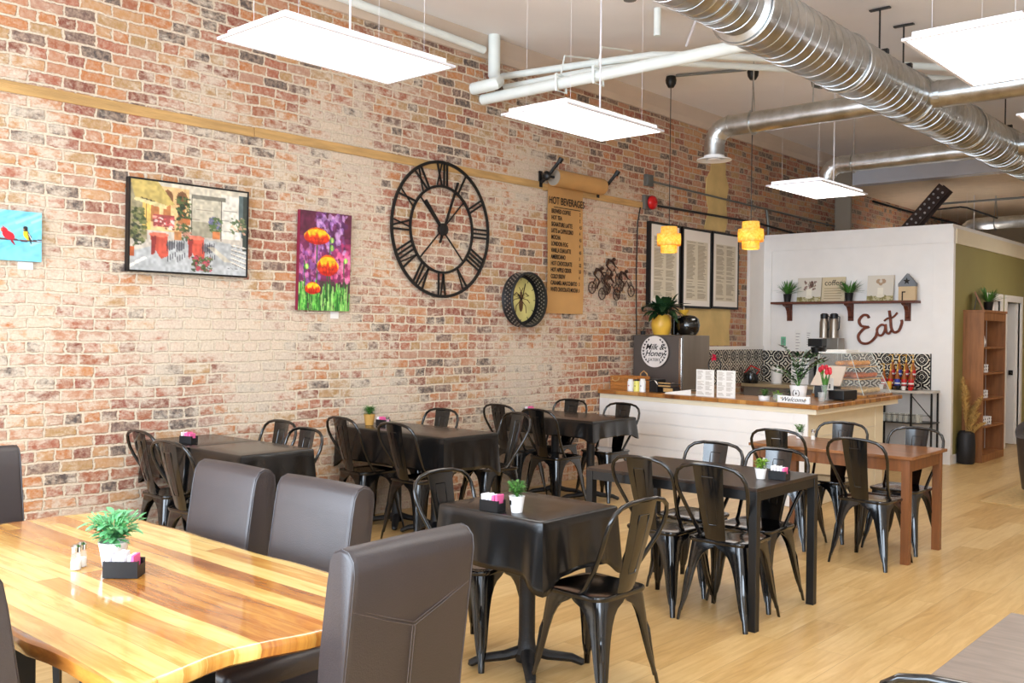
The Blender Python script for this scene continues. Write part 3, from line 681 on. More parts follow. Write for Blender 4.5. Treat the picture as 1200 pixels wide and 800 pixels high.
cv.speck(90, (.02, .28, .12, .70), .018, [(60, 70, 40), (90, 98, 56), (44, 52, 40), (120, 120, 76)], rng)
cv.speck(70, (.38, .60, .49, .86), .016, [(56, 74, 44), (86, 104, 60), (40, 50, 36)], rng); cv.rect(.43, .55, .49, .62, (190, 112, 66))
cv.speck(60, (.38, .38, .50, .55), .016, [(56, 70, 44), (86, 100, 60), (200, 140, 120)], rng); cv.rect(.36, .37, .42, .46, (190, 130, 80))
cv.speck(60, (.66, .50, .76, .66), .016, [(60, 84, 46), (90, 112, 64), (110, 110, 150)], rng); cv.rect(.69, .41, .755, .50, (200, 124, 76))
cv.speck(60, (.86, .50, .98, .68), .015, [(86, 104, 70), (120, 130, 90), (220, 170, 140)], rng); cv.poly([(.885, .52), (.95, .52), (.94, .42), (.895, .42)], (226, 222, 214))
cv.speck(110, (.52, .03, .68, .20), .014, [(70, 86, 50), (110, 120, 70), (190, 70, 90), (50, 60, 40)], rng)
for k in range(5): cv.line([(.86-.0*k, .36-.05*k), (1, .33-.06*k)], .014, (222, 214, 200)); cv.line([(.86, .345-.05*k), (1, .315-.06*k)], .006, (110, 100, 90))
cv.poly([(.7, .32), (.86, .16), (.80, .15), (.64, .32)], (214, 200, 170), .6); cv.poly([(0, .02), (.14, .14), (.12, .16), (0, .06)], (236, 232, 226)); cv.rect(0, .15, .04, .26, (176, 90, 50))
cv.line([(.83, .08), (.86, .09), (.88, .075), (.92, .085)], .006, (90, 90, 90)); cv.noise(.12, rng, 3).noise(.06, rng, 11)
cv.mesh('canvas', (.040, .012, .012), R_, U_, W-.024, H-.024, PAINT, t)
# poppies
t = thing('poppy_canvas', 'unframed canvas of orange poppies on purple ground', 'painting', (.004, 4.43, 1.70)); t.rotation_euler = (0, .03, 0)
W, H = .50, .775
MB().box((0, 0, 0), (.035, W, H)).build('stretcher', mat('plum_edge', (120, 20, 50), .6), t)
cv = Canvas(96, 146, (120, 44, 84)); cv.rect(0, .75, 1, 1, (96, 36, 62)); cv.rect(0, 0, 1, .3, (80, 60, 60)); cv.rect(.8, .3, 1, .7, (196, 60, 110), .5)
cv.speck(160, (.3, .6, .9, .98), .035, [(160, 110, 180), (196, 150, 200), (120, 60, 110), (90, 40, 90)], rng); cv.speck(120, (0, .25, .4, .65), .03, [(150, 90, 160), (196, 110, 160), (110, 50, 100)], rng)
cv.speck(60, (.6, .3, 1, .6), .035, [(214, 90, 140), (230, 130, 170), (150, 50, 100)], rng)
for k in range(120):
    u = rng.uniform(0, 1); h = rng.uniform(.12, .30); cv.line([(u, 0), (u+rng.uniform(-.06, .06), h)], .014, rng.choice([(60, 140, 50), (110, 190, 80), (40, 100, 40), (150, 200, 110)]))
for u, v0, v1 in ((.35, .1, .70), (.56, .1, .42), (.26, .02, .2), (.6, .1, .72), (.88, .2, .52), (.12, .2, .5)): cv.line([(u, v0), (u-.02, v1)], .012, (50, 100, 50))
for u, v in ((.62, .72), (.9, .52), (.62, .64), (.15, .44)): cv.ell(u, v, .035, .03, (120, 190, 80)); cv.ell(u, v, .015, .025, (200, 220, 120))
for u, v, ru, rv in ((.33, .74, .25, .075), (.55, .45, .21, .095), (.27, .22, .15, .055)):
    cv.ell(u, v, ru, rv, (214, 52, 24)); cv.ell(u, v+rv*.5, ru*.75, rv*.75, (222, 90, 20)); cv.ell(u, v+rv*.45, ru*.8, rv*.6, (246, 190, 40))
    zz = [(u-ru*.95+k*ru*.19, v+rv*(.30 if k % 2 else -.08)+rv*.25*math.sin(k*1.7)) for k in range(11)]
    cv.poly(zz+[(u+ru*1.02, v-rv*.9), (u, v-rv*1.3), (u-ru*1.02, v-rv*.9)], (216, 54, 22), .0); m_ = ((cv.u-u)/ru)**2+((cv.v-v)/rv)**2 <= 1
    edge = np.interp(cv.u, [p[0] for p in zz], [p[1] for p in zz]); cv.put(m_ & (cv.v < edge), (218, 56, 22)); cv.put(m_ & (cv.v >= edge), (248, 192, 36)); cv.put(m_ & (cv.v >= edge) & (cv.v < edge+rv*.22), (236, 130, 24)); cv.put(m_ & (cv.v < v-rv*.55), (184, 34, 20))
    for k in range(4): cv.line([(u-ru*.5+k*ru*.33, v-rv*.1), (u-ru*.3+k*ru*.2, v-rv*.85)], .007, (150, 24, 24))
cv.noise(.2, rng, 4); cv.mesh('canvas', (.0362, .0, .0), R_, U_, W, H, PAINT, t)
MB().box((.001, .34, -.062), (.004, .42, -.006)).build('price_tag', PAPERW, t)
# birds
t = thing('bird_canvas', 'light blue canvas of two birds on a branch at the left edge', 'painting', (.004, 2.02, 1.95)); W, H = .49, .305
MB().box((0, 0, 0), (.03, W, H)).build('stretcher', mat('blue_edge', (110, 190, 216), .6), t)
cv = Canvas(110, 70, (120, 202, 226))
for k in range(26): u = rng.uniform(-.1, .9); v = rng.uniform(0, .9); cv.line([(u, v), (u+.35, v+.28)], .05, rng.choice([(150, 216, 234), (96, 188, 220), (190, 232, 240)]), .5)
cv.line([(.0, .42), (.3, .40), (.6, .42), (.8, .40), (1, .45)], .026, (70, 48, 56)); cv.line([(.3, .44), (.7, .43), (1, .40)], .012, (120, 80, 80))
cv.ell(.60, .50, .065, .095, (206, 30, 46), rot=.5); cv.poly([(.53, .68), (.60, .60), (.54, .56)], (206, 30, 46)); cv.ell(.545, .60, .035, .05, (206, 30, 46)); cv.poly([(.64, .44), (.68, .32), (.66, .32), (.61, .42)], (150, 20, 40)); cv.poly([(.50, .60), (.53, .61), (.53, .58)], (230, 140, 40))
cv.ell(.82, .52, .042, .10, (236, 206, 40), rot=.3); cv.ell(.80, .65, .03, .05, (30, 26, 30)); cv.poly([(.82, .62), (.875, .50), (.87, .34), (.84, .44)], (30, 30, 36)); cv.line([(.84, .55), (.87, .45)], .012, (240, 240, 240)); cv.poly([(.765, .64), (.79, .65), (.79, .625)], (230, 150, 60))
cv.noise(.08, rng, 5); cv.mesh('canvas', (.0312, 0, 0), R_, U_, W, H, PAINT, t)
MB().box((.001, .36, -.05), (.004, .45, -.004)).build('price_tag', PAPERW, t)
# big roman clock
t = thing('wall_clock', 'huge open black iron wall clock with roman numerals', 'clock', (.02, 5.985, 2.455))
def ring(r, w, d=.014): return MB().grid([[(x, rr*math.cos(a), rr*math.sin(a)) for a in np.linspace(0, 2*PI, 73)[:-1]] for x, rr in ((0, r-w/2), (0, r+w/2), (d, r+w/2), (d, r-w/2), (0, r-w/2))], True)
ring(.598, .026).build('outer_ring', BLACKMAT, t); ring(.385, .022).build('inner_ring', BLACKMAT, t)
RO = ['XII', 'I', 'II', 'III', 'IIII', 'V', 'VI', 'VII', 'VIII', 'IX', 'X', 'XI']
def bar(b, p, q, w, d=.010):
    p, q = Vector((0,)+p), Vector((0,)+q); s = (q-p).normalized(); n = Vector((0, -s.z, s.y))*w/2
    a = [p-n, p+n, q+n, q-n]; b.add(a+[x+Vector((d, 0, 0)) for x in a], [(0, 1, 2, 3), (7, 6, 5, 4), (0, 4, 5, 1), (1, 5, 6, 2), (2, 6, 7, 3), (3, 7, 4, 0)])
for i, s in enumerate(RO):
    a = PI/2-i*PI/6; er = (math.cos(a), math.sin(a)); et = (math.sin(a), -math.cos(a)); b = MB()
    wd = {'I': .038, 'V': .075, 'X': .075}; tot = sum(wd[c] for c in s); x = -tot/2
    def P2(u, r): return (er[0]*r+et[0]*u, er[1]*r+et[1]*u)
    for c in s:
        m = x+wd[c]/2
        if c == 'I': bar(b, P2(m, .392), P2(m, .590), .017)
        elif c == 'V': bar(b, P2(m-.028, .590), P2(m, .392), .017); bar(b, P2(m+.028, .590), P2(m, .392), .011)
        else: bar(b, P2(m-.028, .590), P2(m+.028, .392), .017); bar(b, P2(m+.028, .590), P2(m-.028, .392), .011)
        x += wd[c]
    b.build('numeral', BLACKMAT, t)
for a in (PI*.25, PI*.75, PI*1.25, PI*1.75):
    b = MB(); bar(b, (0, 0), (.385*math.cos(a), .385*math.sin(a)), .011); b.build('spoke', BLACKMAT, t)
b = MB(); bar(b, (0, 0), (-.21, .24), .026, .018); b.build('hour_hand', BLACKMAT, t)
b = MB(); bar(b, (-.03, -.12), (.19, .44), .014, .02); b.build('minute_hand', BLACKMAT, t)
MB().lathe([(.001, 0), (.055, 0), (.055, .03), (.03, .035), (.001, .035)], n=20, M=Matrix.Rotation(PI/2, 4, 'Y')).build('hub', BLACKMAT, t)
# bee clock
t = thing('bee_clock', 'round clock with a bee on a yellow face in a deep dark studded rim', 'clock', (.004, 7.07, 1.862))
MY = Matrix.Rotation(PI/2, 4, 'Y')
MB().lathe([(.215, 0), (.262, 0), (.268, .012), (.262, .022), (.262, .125), (.27, .13), (.262, .14), (.25, .14), (.25, .02), (.215, .02)], n=48, M=MY, cap=False).build('rim', IRON, t, smooth=True)
b = MB()
for i in range(40):
    for k, x in enumerate((.045, .075, .105)):
        a = 2*PI*(i+.5*(k % 2))/40; b.ball((x, .249*math.cos(a), .249*math.sin(a)), .009, 6); b.ball((x, .264*math.cos(a), .264*math.sin(a)), .009, 6)
b.build('studs', STEEL, t)
MB().lathe([(.001, .012), (.25, .012), (.25, .016), (.001, .016)], n=48, M=MY).build('face', mat('yellow_face', (214, 204, 130), .5, var=.12, scale=9), t)
b = MB(); b.ball((.02, 0, -.05), .04, 12, (.12, .75, 1.7)); b.ball((.02, 0, .03), .028, 10, (.15, 1, 1)); b.ball((.02, 0, .065), .018, 8, (.15, 1, 1))
for s in (-1, 1):
    for z0, p1, p2 in ((.035, (.07, .07), (.10, .04)), (.02, (.10, .0), (.13, -.03)), (0, (.07, -.06), (.08, -.13))): b.tube([(.02, 0, z0), (.02, s*p1[0], p1[1]), (.02, s*p2[0], p2[1])], .0035, 5)
    b.tube([(.02, 0, .08), (.02, s*.03, .12)], .003, 5); b.tube([(.02, s*.02, .03), (.02, s*.09, .06), (.02, s*.12, .045), (.02, s*.03, .02)], .002, 4)
b.build('bee_drawing', mat('brown_ink', (92, 66, 40), .7, var=.3, scale=60), t)
b = MB()
for k in range(12): a = k*PI/6; bar(b, (.19*math.cos(a), .19*math.sin(a)), (.23*math.cos(a), .23*math.sin(a)), .006, .002)
o = b.build('hour_marks', INK, t); o.location = (.0165, 0, 0)
b = MB(); bar(b, (0, 0), (.05, .16), .008, .004); o = b.build('minute_hand', INK, t); o.location = (.03, 0, 0)
b = MB(); bar(b, (0, 0), (-.06, .05), .011, .004); o = b.build('hour_hand', INK, t); o.location = (.03, 0, 0)
# kraft paper menu on its roll holder
t = thing('paper_roll_menu', 'brown paper roll menu of hot beverages hung on an iron holder', 'menu', (.0, 7.46, 1.74))
rows = []
for z in np.linspace(0, 1.33, 26):
    rows.append([(.02+.012*math.sin(z*2.3+y*1.5)+.02*max(0, z-1.2), y+.006*math.sin(z*5), z) for y in np.linspace(.0, .595, 8)])
MB().grid(rows).build('paper_sheet', PAPERK, t, smooth=True)
MB().tube([(.11, -.01, 1.36), (.11, .80, 1.36)], .085, 28).build('paper_roll', PAPERK, t, smooth=True)
MB().tube([(.11, -.012, 1.36), (.11, -.010, 1.36)], .082, 24).build('roll_end', mat('roll_end_grey', (150, 138, 124), .7), t)
b = MB(); b.tube([(.11, -.14, 1.36), (.11, .9, 1.36)], .014, 8); b.build('spindle', BLACKMAT, t)
for y in (-.10, .86):
    b = MB(); b.box((.0, y-.02, 1.26), (.02, y+.02, 1.42)); b.tube([(.025, y, 1.31), (.10, y, 1.35), (.26, y, 1.50)], .018, 8); b.tube([(.25, y, 1.48), (.28, y, 1.52)], .026, 8); b.build('bracket_arm', BLACKMAT, t)
b = MB(); b.ball((.11, -.13, 1.36), .05, 12, (1, .6, 1)); b.build('end_knob', BLACKMAT, t, smooth=True)
text_part('HOT BEVERAGES', .105, t, (.05, .285, 1.14), R_, U_, name='heading', sx=.74, bold=.001)
MB().box((.048, .07, 1.075), (.05, .51, 1.082)).build('underline', INK, t)
for i, (s, pr) in enumerate([('BREWED COFFEE', '2'), ('HOT TEA', '2'), ('SIGNATURE LATTE', '4.5'), ('LATTE or CAPPUCCINO', '4'), ('MOCHA', '4.5'), ('LONDON FOG', '4'), ('VANILLA CHAI LATTE', '4.5'), ('AMERICANO', '3'), ('HOT CHOCOLATE', '3.5'), ('HOT APPLE CIDER', '3.5'), ('COLD BREW', '4'), ('CARAMEL MACCHIATO', '5'), ('WHITE CHOCOLATE MOCHA', '5')]):
    z = 1.035-.066*i
    text_part(s, .062, t, (.048, .035, z), R_, U_, name='menu_line', sx=.66 if len(s) < 18 else .54, align='LEFT', bold=.001)
    text_part(pr, .05, t, (.048, .50, z), R_, U_, name='price', sx=.6, align='LEFT', bold=.001)
# wire bicycles
t = thing('bicycle_wall_art', 'dark wire sculpture of racing cyclists on the brick', 'wall art', (.006, 8.16, 1.90))
WB = mat('bronze_wire', (74, 52, 44), .5, metal=.5)
for k, (y, z) in enumerate(((.0, .06), (.22, .17), (.18, .0), (.46, .05))):
    for c in (0, .27): 
        b = MB(); b.tube([(.02, y+.06+c+.062*math.cos(a), z+.07+.062*math.sin(a)) for a in np.linspace(0, 2*PI, 20)[:-1]], .006, 5, closed=True)
        for a in np.linspace(0, PI, 4)[:-1]: b.tube([(.02, y+.06+c+.06*math.cos(a), z+.07+.06*math.sin(a)), (.02, y+.06+c-.06*math.cos(a), z+.07-.06*math.sin(a))], .003, 4)
        b.build('bicycle_wheel', WB, t)
    b = MB()
    for P in ([(.06, .07), (.15, .07), (.24, .18), (.11, .17), (.15, .07)], [(.11, .17), (.06, .07)], [(.33, .07), (.24, .18), (.27, .21), (.31, .19)], [(.10, .2), (.12, .2)]):
        b.tube([(.02, y+u, z+v) for u, v in P], .005, 5)
    b.build('bicycle_frame', WB, t)
    b = MB(); b.tube([(.02, y+.10, z+.21), (.02, y+.14, z+.27), (.02, y+.21, z+.26), (.02, y+.27, z+.2)], [.014, .02, .016, .006], 6); b.ball((.02, y+.235, z+.285), .022, 8); b.tube([(.02, y+.11, z+.2), (.02, y+.19, z+.15), (.02, y+.15, z+.06)], .009, 5)
    b.build('rider', WB, t)
# three framed menus
def menu(y, z, W, H, label, seed):
    t = thing('framed_menu', label, 'framed menu', (.003, y, z), 0, 'framed menus on the brick')
    frame_box(t, W, H, .05, .028, BLACKMAT)
    cv = Canvas(72, 140, (232, 224, 214)); r = random.Random(seed); cv.rect(.1, .08, .9, .86, (206, 194, 168), .8)
    v = .84
    while v > .10:
        if r.random() < .12: v -= .018; continue
        for u0 in (.12, .53):
            cv.rect(u0, v-.004, u0+r.uniform(.2, .33), v+.003, (120, 104, 84), .75)
        v -= .0145
    cv.mesh('menu_sheet', (.046, .028, .028), R_, U_, W-.056, H-.056, PRINT, t)
    return t
menu(9.28, 1.86, .66, .98, 'tall black-framed menu at the left, behind the pendant lamp', 1)
menu(9.99, 1.86, .68, .98, 'tall black-framed menu in the middle of the three', 2)
menu(10.70, 1.87, .68, .975, 'tall black-framed menu at the right, nearest the partition', 3)
# ------------------------------------------------------------ metal cafe chair (faces +Y)
def make_chair(label):
    t = thing('metal_chair', label, 'chair', (0, 0, 0), 0, 'black metal chairs')
    # seat: rounded square pan with rolled rim
    b = MB(); rows = []
    for w_, r_, z in ((.30, .05, .438), (.352, .06, .436), (.362, .065, .446), (.358, .063, .455), (.345, .058, .457), (.31, .05, .4525), (.15, .03, .4515), (.02, .009, .4515)):
        rows.append([(x, y, z) for x, y in rrect(w_, w_, r_, 5)])
    b.grid(rows, True, True); b.build('seat', BLACKMETAL, t, smooth=True)
    # pressed legs: wide folded skirt at the top narrowing to a foot
    prof = [(.440, .175, .163, .050), (.415, .150, .166, .048), (.395, .112, .168, .046), (.37, .092, .170, .044), (.33, .074, .174, .042), (.27, .060, .179, .038), (.20, .050, .186, .034), (.12, .040, .196, .028), (.07, .029, .203, .022), (.06, .024, .205, .019), (.0, .020, .212, .016)]
    for sx in (-1, 1):
        for sy in (-1, 1):
            rows = []; bow = 1.0 if sy > 0 else 1.05
            for z, aw, c, cr_ in prof:
                arc = [(c-cr_+cr_*math.cos(a), c-cr_+cr_*math.sin(a)) for a in np.linspace(0, PI/2, 6)]
                ring = [(c, c-aw)]+arc+[(c-aw, c)]
                inn = [(x-.010*(1 if x > c-aw+.011 else 0)-.0, y-.010*(1 if y > c-aw+.011 else 0)) for x, y in ring[::-1]]
                rows.append([(sx*x, sy*y*bow, z) for x, y in ring+inn])
            b = MB(); b.grid(rows, True, True)
            for k in range(4): pass
            # raised rib down the corner
            b.tube([(sx*(c_-.013), sy*(c_-.013)*bow, z) for z, c_ in ((.30, .174), (.26, .180), (.18, .187), (.10, .197), (.05, .204))], [.005, .012, .014, .012, .009], 8)
            b.build('leg', BLACKMETAL, t, smooth=True)
    b = MB()
    for p, q in (((-.15, -.15, .405), (.15, .15, .405)), ((-.15, .15, .40), (.15, -.15, .40))): b.tube([p, q], .008, 6, flat=.5)
    b.build('cross_brace', BLACKMETAL, t)
    # back hoop
    pts = []
    hoop = [(.156, -.050, .448), (.158, -.075, .48), (.170, -.128, .56), (.188, -.175, .64), (.203, -.207, .70), (.210, -.229, .75), (.206, -.244, .795), (.188, -.256, .832), (.152, -.264, .857), (.09, -.269, .871), (.0, -.271, .875)]
    pts = [Vector(p) for p in hoop]+[Vector((-p[0], p[1], p[2])) for p in hoop[-2::-1]]
    MB().tube(pts, .0108, 10).build('back_hoop', BLACKMETAL, t, smooth=True)
    # splat
    rows = []
    for z, y, w_ in ((.448, -.168, .058), (.47, -.173, .060), (.56, -.198, .067), (.66, -.226, .075), (.76, -.250, .082), (.868, -.270, .089)):
        rows.append([(x, y-.010*(1-(x/w_)**2)*(1 if z > .46 else .3), z) for x in np.linspace(-w_, w_, 7)])
    f = MB(); f.grid(rows); back = [[(x, y-.003, z) for x, y, z in r] for r in rows]; f.grid([r[::-1] for r in back])
    for e in (0, -1): f.grid([[r[e] for r in rows], [r[e] for r in back]])
    sp = f.build('splat', BLACKMETAL, t, smooth=True)
    b = MB()
    for dy in (-.0135, -.0085): b.tube([(-.034, -.2595+dy, .81), (.034, -.2595+dy, .81), (.036, -.2555+dy, .79), (.026, -.197+dy, .56), (.020, -.193+dy, .545), (-.020, -.193+dy, .545), (-.026, -.197+dy, .56), (-.036, -.2555+dy, .79)], .0026, 5, closed=True)
    b.build('pressed_panel_line', BLACKMETAL, sp); return t
chairs = [  # x, y, rotation in degrees, scale, label
    (3.69, 3.385, 88, .98, 'black metal chair in front, at the right end of the nearest draped small table'),
    (3.03, 3.34, -88, .975, 'black metal chair tucked under the far side of the nearest draped small table'),
    (3.22, 4.70, -3, .985, 'black metal chair at the left front of the bare black table'),
    (3.63, 4.70, 2, .985, 'black metal chair at the right front of the bare black table, by its near leg'),
    (3.14, 5.13, 180, .985, 'left one of two black metal chairs behind the bare black table'),
    (3.57, 5.11, 178, .985, 'right one of two black metal chairs behind the bare black table'),
    (3.03, 6.70, 2, .985, 'black metal chair at the left front of the brown wooden table'),
    (3.70, 6.53, -4, .985, 'black metal chair at the right front of the brown wooden table'),
    (3.14, 7.12, 180, .985, 'black metal chair behind the brown wooden table, left one'),
    (3.69, 7.12, 176, .985, 'black metal chair behind the brown wooden table, right one near its far leg'),
    (.26, 3.31, -2, 1.0, 'leftmost black metal chair, against the brick wall by the double black table'),
    (.90, 3.15, 3, 1.0, 'black metal chair beside the leftmost one, near the left brown leather chair'),
    (.26, 3.87, 180, 1.0, 'black metal chair by the brick wall at the far side of the double black table'),
    (.82, 3.68, 178, 1.0, 'black metal chair across the double black table, just behind a leather chair'),
    (.35, 4.885, -4, 1.0, 'black metal chair by the yellow pot at the near side of the middle wall table'),
    (.97, 4.88, -2, 1.0, 'black metal chair at the near side of the middle wall table, right of another'),
    (.27, 5.51, 180, 1.0, 'black metal chair by the brick wall at the far side of the middle wall table'),
    (.90, 5.71, 166, 1.0, 'black metal chair across the middle wall table, its seat seen from the front'),
    (.26, 6.77, -2, 1.0, 'black metal chair by the brick wall at the near side of the last wall table'),
    (.85, 6.62, -2, 1.0, 'black metal chair at the near side of the last wall table, seen from behind'),
    (.27, 7.31, 180, 1.0, 'black metal chair by the brick wall at the far side of the last wall table'),
    (.91, 7.28, 178, 1.0, 'black metal chair in front of the white counter boards, at the last wall table'),
    (5.63, 2.30, 0, .97, 'black metal chair whose top peeks in over the grey table at the bottom edge'),
    (5.68, 2.95, 180, 1.0, 'black metal chair just visible behind the grey table at the right edge'),
]
c0 = make_chair(chairs[0][4])
for i, (x, y, a, s, lb) in enumerate(chairs):
    if i: dup(c0, (x, y, 0), math.radians(a), lb, scale=s)
c0.location = (chairs[0][0], chairs[0][1], 0); c0.rotation_euler = (0, 0, math.radians(chairs[0][2])); c0.scale = (.97,)*3

# ------------------------------------------------------------ high-back leather chairs (face +Y)
def make_leather(label):
    t = thing('leather_chair', label, 'chair', (0, 0, 0), 0, 'high-backed brown leather chairs')
    W = .45
    b = MB()
    for sx in (-1, 1):
        for sy in (-1, 1): pass
    MB().box((-W/2, -.22, .35), (W/2, .24, .48)).build('seat', LEATHER, t, smooth=True, bevel=.03, seg=4)
    prof = [(-.215, .34), (-.212, .50), (-.225, .70), (-.255, .90), (-.268, .965), (-.285, .992), (-.310, 1.002), (-.338, .996), (-.358, .975), (-.362, .94), (-.345, .80), (-.318, .60), (-.305, .46), (-.30, .34)]
    rows = []
    for x, k in ((-W/2, .90), (-W/2+.006, .97), (-W/2+.02, 1.), (0, 1.03), (W/2-.02, 1.), (W/2-.006, .97), (W/2, .90)):
        cx, cz = -.29, .66
        rows.append([(x, cx+(y-cx)*k+(-.0), cz+(z-cz)*(1-(1-k)*.25)) for y, z in prof])
    b = MB(); b.grid(rows, True, True); bk = b.build('backrest', LEATHER, t, smooth=True)
    for sx in (-1, 1):
        b = MB(); b.tube([(sx*(W/2-.005), -.29+(p[0]+.29)*.965, .66+(p[1]-.66)*.99) for p in prof[1:7]], .0022, 6); b.build('front_piping', LEATHER, bk)
        b = MB(); b.tube([(sx*(W/2-.005), y, z) for y, z in [(-.29+(p[0]+.29)*.97, .66+(p[1]-.66)*.992) for p in prof[6:13]]], .002, 6); b.build('rear_piping', LEATHER, bk)
    b = MB()
    for dz in (0, .009): 
        b.tube([(-W/2+.01, -.3495, .846+dz), (-.10, -.3475, .80+dz), (0, -.3475, .765+dz), (.10, -.3475, .80+dz), (W/2-.01, -.3495, .846+dz)], .0014, 4)
    for dx in (-.005, .005): b.tube([(dx, -.3465, .765), (dx, -.334, .66), (dx, -.322, .56), (dx, -.310, .46)], .0014, 4)
    b.build('stitched_seam', THREAD, bk)
    for sx in (-1, 1):
        for sy, y in ((-1, -.25), (1, .20)):
            b = MB(); b.tube([(sx*.19, y, .36), (sx*.195, y+(-.05 if sy < 0 else .005), 0)], [.026, .018], 4); b.build('leg', BLACKMAT, t)
    return t
l0 = make_leather('brown leather chair at the foreground right end of the wooden table, seen from behind')
l0.location = (3.975, 1.72, 0); l0.rotation_euler = (0, 0, math.radians(92))
dup(l0, (2.775, 1.845, 0), PI, 'brown leather chair behind the wooden table, left of the two side by side')
dup(l0, (3.37, 1.85, 0), PI+.02, 'brown leather chair behind the wooden table, right of the two side by side')
dup(l0, (1.86, 1.565, 0), -PI/2, 'brown leather chair at the left edge, at the far left end of the wooden table')
dup(l0, (3.66, 1.13, 0), 0, 'brown leather chair at the bottom left corner, on the near side of the wooden table')
# tub armchair at the right edge
t = thing('tub_armchair', 'dark brown rounded armchair at the right edge in front of the corridor', 'armchair', (4.02, 10.35, 0), .5)
rows = []
for a in np.linspace(-.30*PI, 1.30*PI, 26):
    c, s = math.cos(a), math.sin(a); h = .60+.17*max(0, s)
    rows.append([(.24*c, .24*s, .12), (.30*c, .30*s, .08), (.33*c, .33*s, .30), (.355*c, .355*s, h-.06), (.365*c, .365*s, h-.02), (.34*c, .34*s, h), (.30*c, .30*s, h), (.275*c, .275*s, h-.03), (.26*c, .26*s, .40)])
MB().grid(rows, True, True).build('backrest', LEATHER, t, smooth=True)
MB().lathe([(.01, .10), (.25, .10), (.265, .14), (.262, .38), (.23, .42), (.01, .43)], n=28).build('seat_cushion', LEATHER, t, smooth=True)
for x in (-.17, .17):
    for y in (-.17, .17): MB().cyl((x, y, 0), (x, y, .11), .02, n=10).build('leg', BLACKMAT, t)
t = tag(MB().box((3.52, 9.62, .001), (5.6, 11.6, .007)).build('floor_mat', RUG), 'thin tan mat under the dark armchair at the right', 'mat')

# ------------------------------------------------------------ tables
# live-edge wooden table
t = thing('wooden_table', 'big glossy live-edge wooden table in the left foreground', 'table', (3.1, 1.48, 0))
def wav(a, k): return .012*math.sin(a*7+k)+.008*math.sin(a*17+2*k)
P = []
for a in np.linspace(-.97, 1.06, 22): P.append((a, -.475+wav(a, 1)*.8))
P += [(1.075, -.44), (1.05, -.34), (1.02, -.24), (1.01, -.17), (1.025, -.06), (1.05, .04), (1.055, .14), (1.04, .25), (1.06, .36), (1.05, .44)]
for a in np.linspace(1.0, -.95, 22): P.append((a, .485+wav(a, 4)*.5))
P += [(-.985, .44), (-1.02, .30), (-1.02, .1), (-1.0, -.1), (-.99, -.3), (-.985, -.44)]
def shr(k, z): return [(x*(1-k/1.0), y*(1-k/.5), z) for x, y in P]
b = MB(); b.grid([shr(.022, .702), shr(.006, .712), shr(0, .735), shr(.005, .747), shr(.012, .75), shr(.03, .75)], True, True)
b.build('tabletop', WOODTOP, t, smooth=True)
for x in (-.72, .55):
    b = MB(); b.box((x-.04, -.30, 0), (x+.04, .30, .04)); b.box((x-.035, -.05, .04), (x+.035, .05, .68)); b.box((x-.04, -.34, .68), (x+.04, .34, .70)); b.build('trestle_leg', BLACKMAT, t, bevel=.004)
# bare black table
def legtable(name, x0, x1, y0, y1, H, top, leg, th, lw, ap, ov, label, topm, legm):
    t = thing(name, label, 'table', ((x0+x1)/2, (y0+y1)/2, 0)); w_, d_ = (x1-x0)/2, (y1-y0)/2
    MB().box((-w_, -d_, H-th), (w_, d_, H)).build('tabletop', topm, t, bevel=.003)
    i = ov; b = MB()
    b.box((-w_+i+lw, -d_+i+.004, H-th-ap), (w_-i-lw, -d_+i+.026, H-th)); b.box((-w_+i+lw, d_-i-.026, H-th-ap), (w_-i-lw, d_-i-.004, H-th))
    b.box((-w_+i+.004, -d_+i+lw, H-th-ap), (-w_+i+.026, d_-i-lw, H-th)); b.box((w_-i-.026, -d_+i+lw, H-th-ap), (w_-i-.004, d_-i-lw, H-th)); b.build('apron', legm, t)
    for sx in (-1, 1):
        for sy in (-1, 1):
            xa, ya = sx*(w_-i), sy*(d_-i); MB().box((min(xa, xa-sx*lw), min(ya, ya-sy*lw), 0), (max(xa, xa-sx*lw), max(ya, ya-sy*lw), H-th)).build('leg', legm, t, bevel=.002)
    return t
legtable('black_table', 2.76, 3.865, 4.545, 5.29, .75, None, None, .018, .045, .05, .0, 'bare black rectangular table with square legs in the middle of the room', LAMB, BLACKMAT)
legtable('brown_table', 2.745, 3.95, 6.58, 7.31, .735, None, None, .022, .055, .085, .025, 'reddish brown wooden table in front of the counter', BROWNWOOD, BROWNLEG)
t = legtable('grey_table', 5.445, 6.15, 2.31, 3.045, .75, None, None, .025, .04, .0, .08, 'grey-brown laminate table at the bottom right corner', GREYTOP, BLACKMAT)
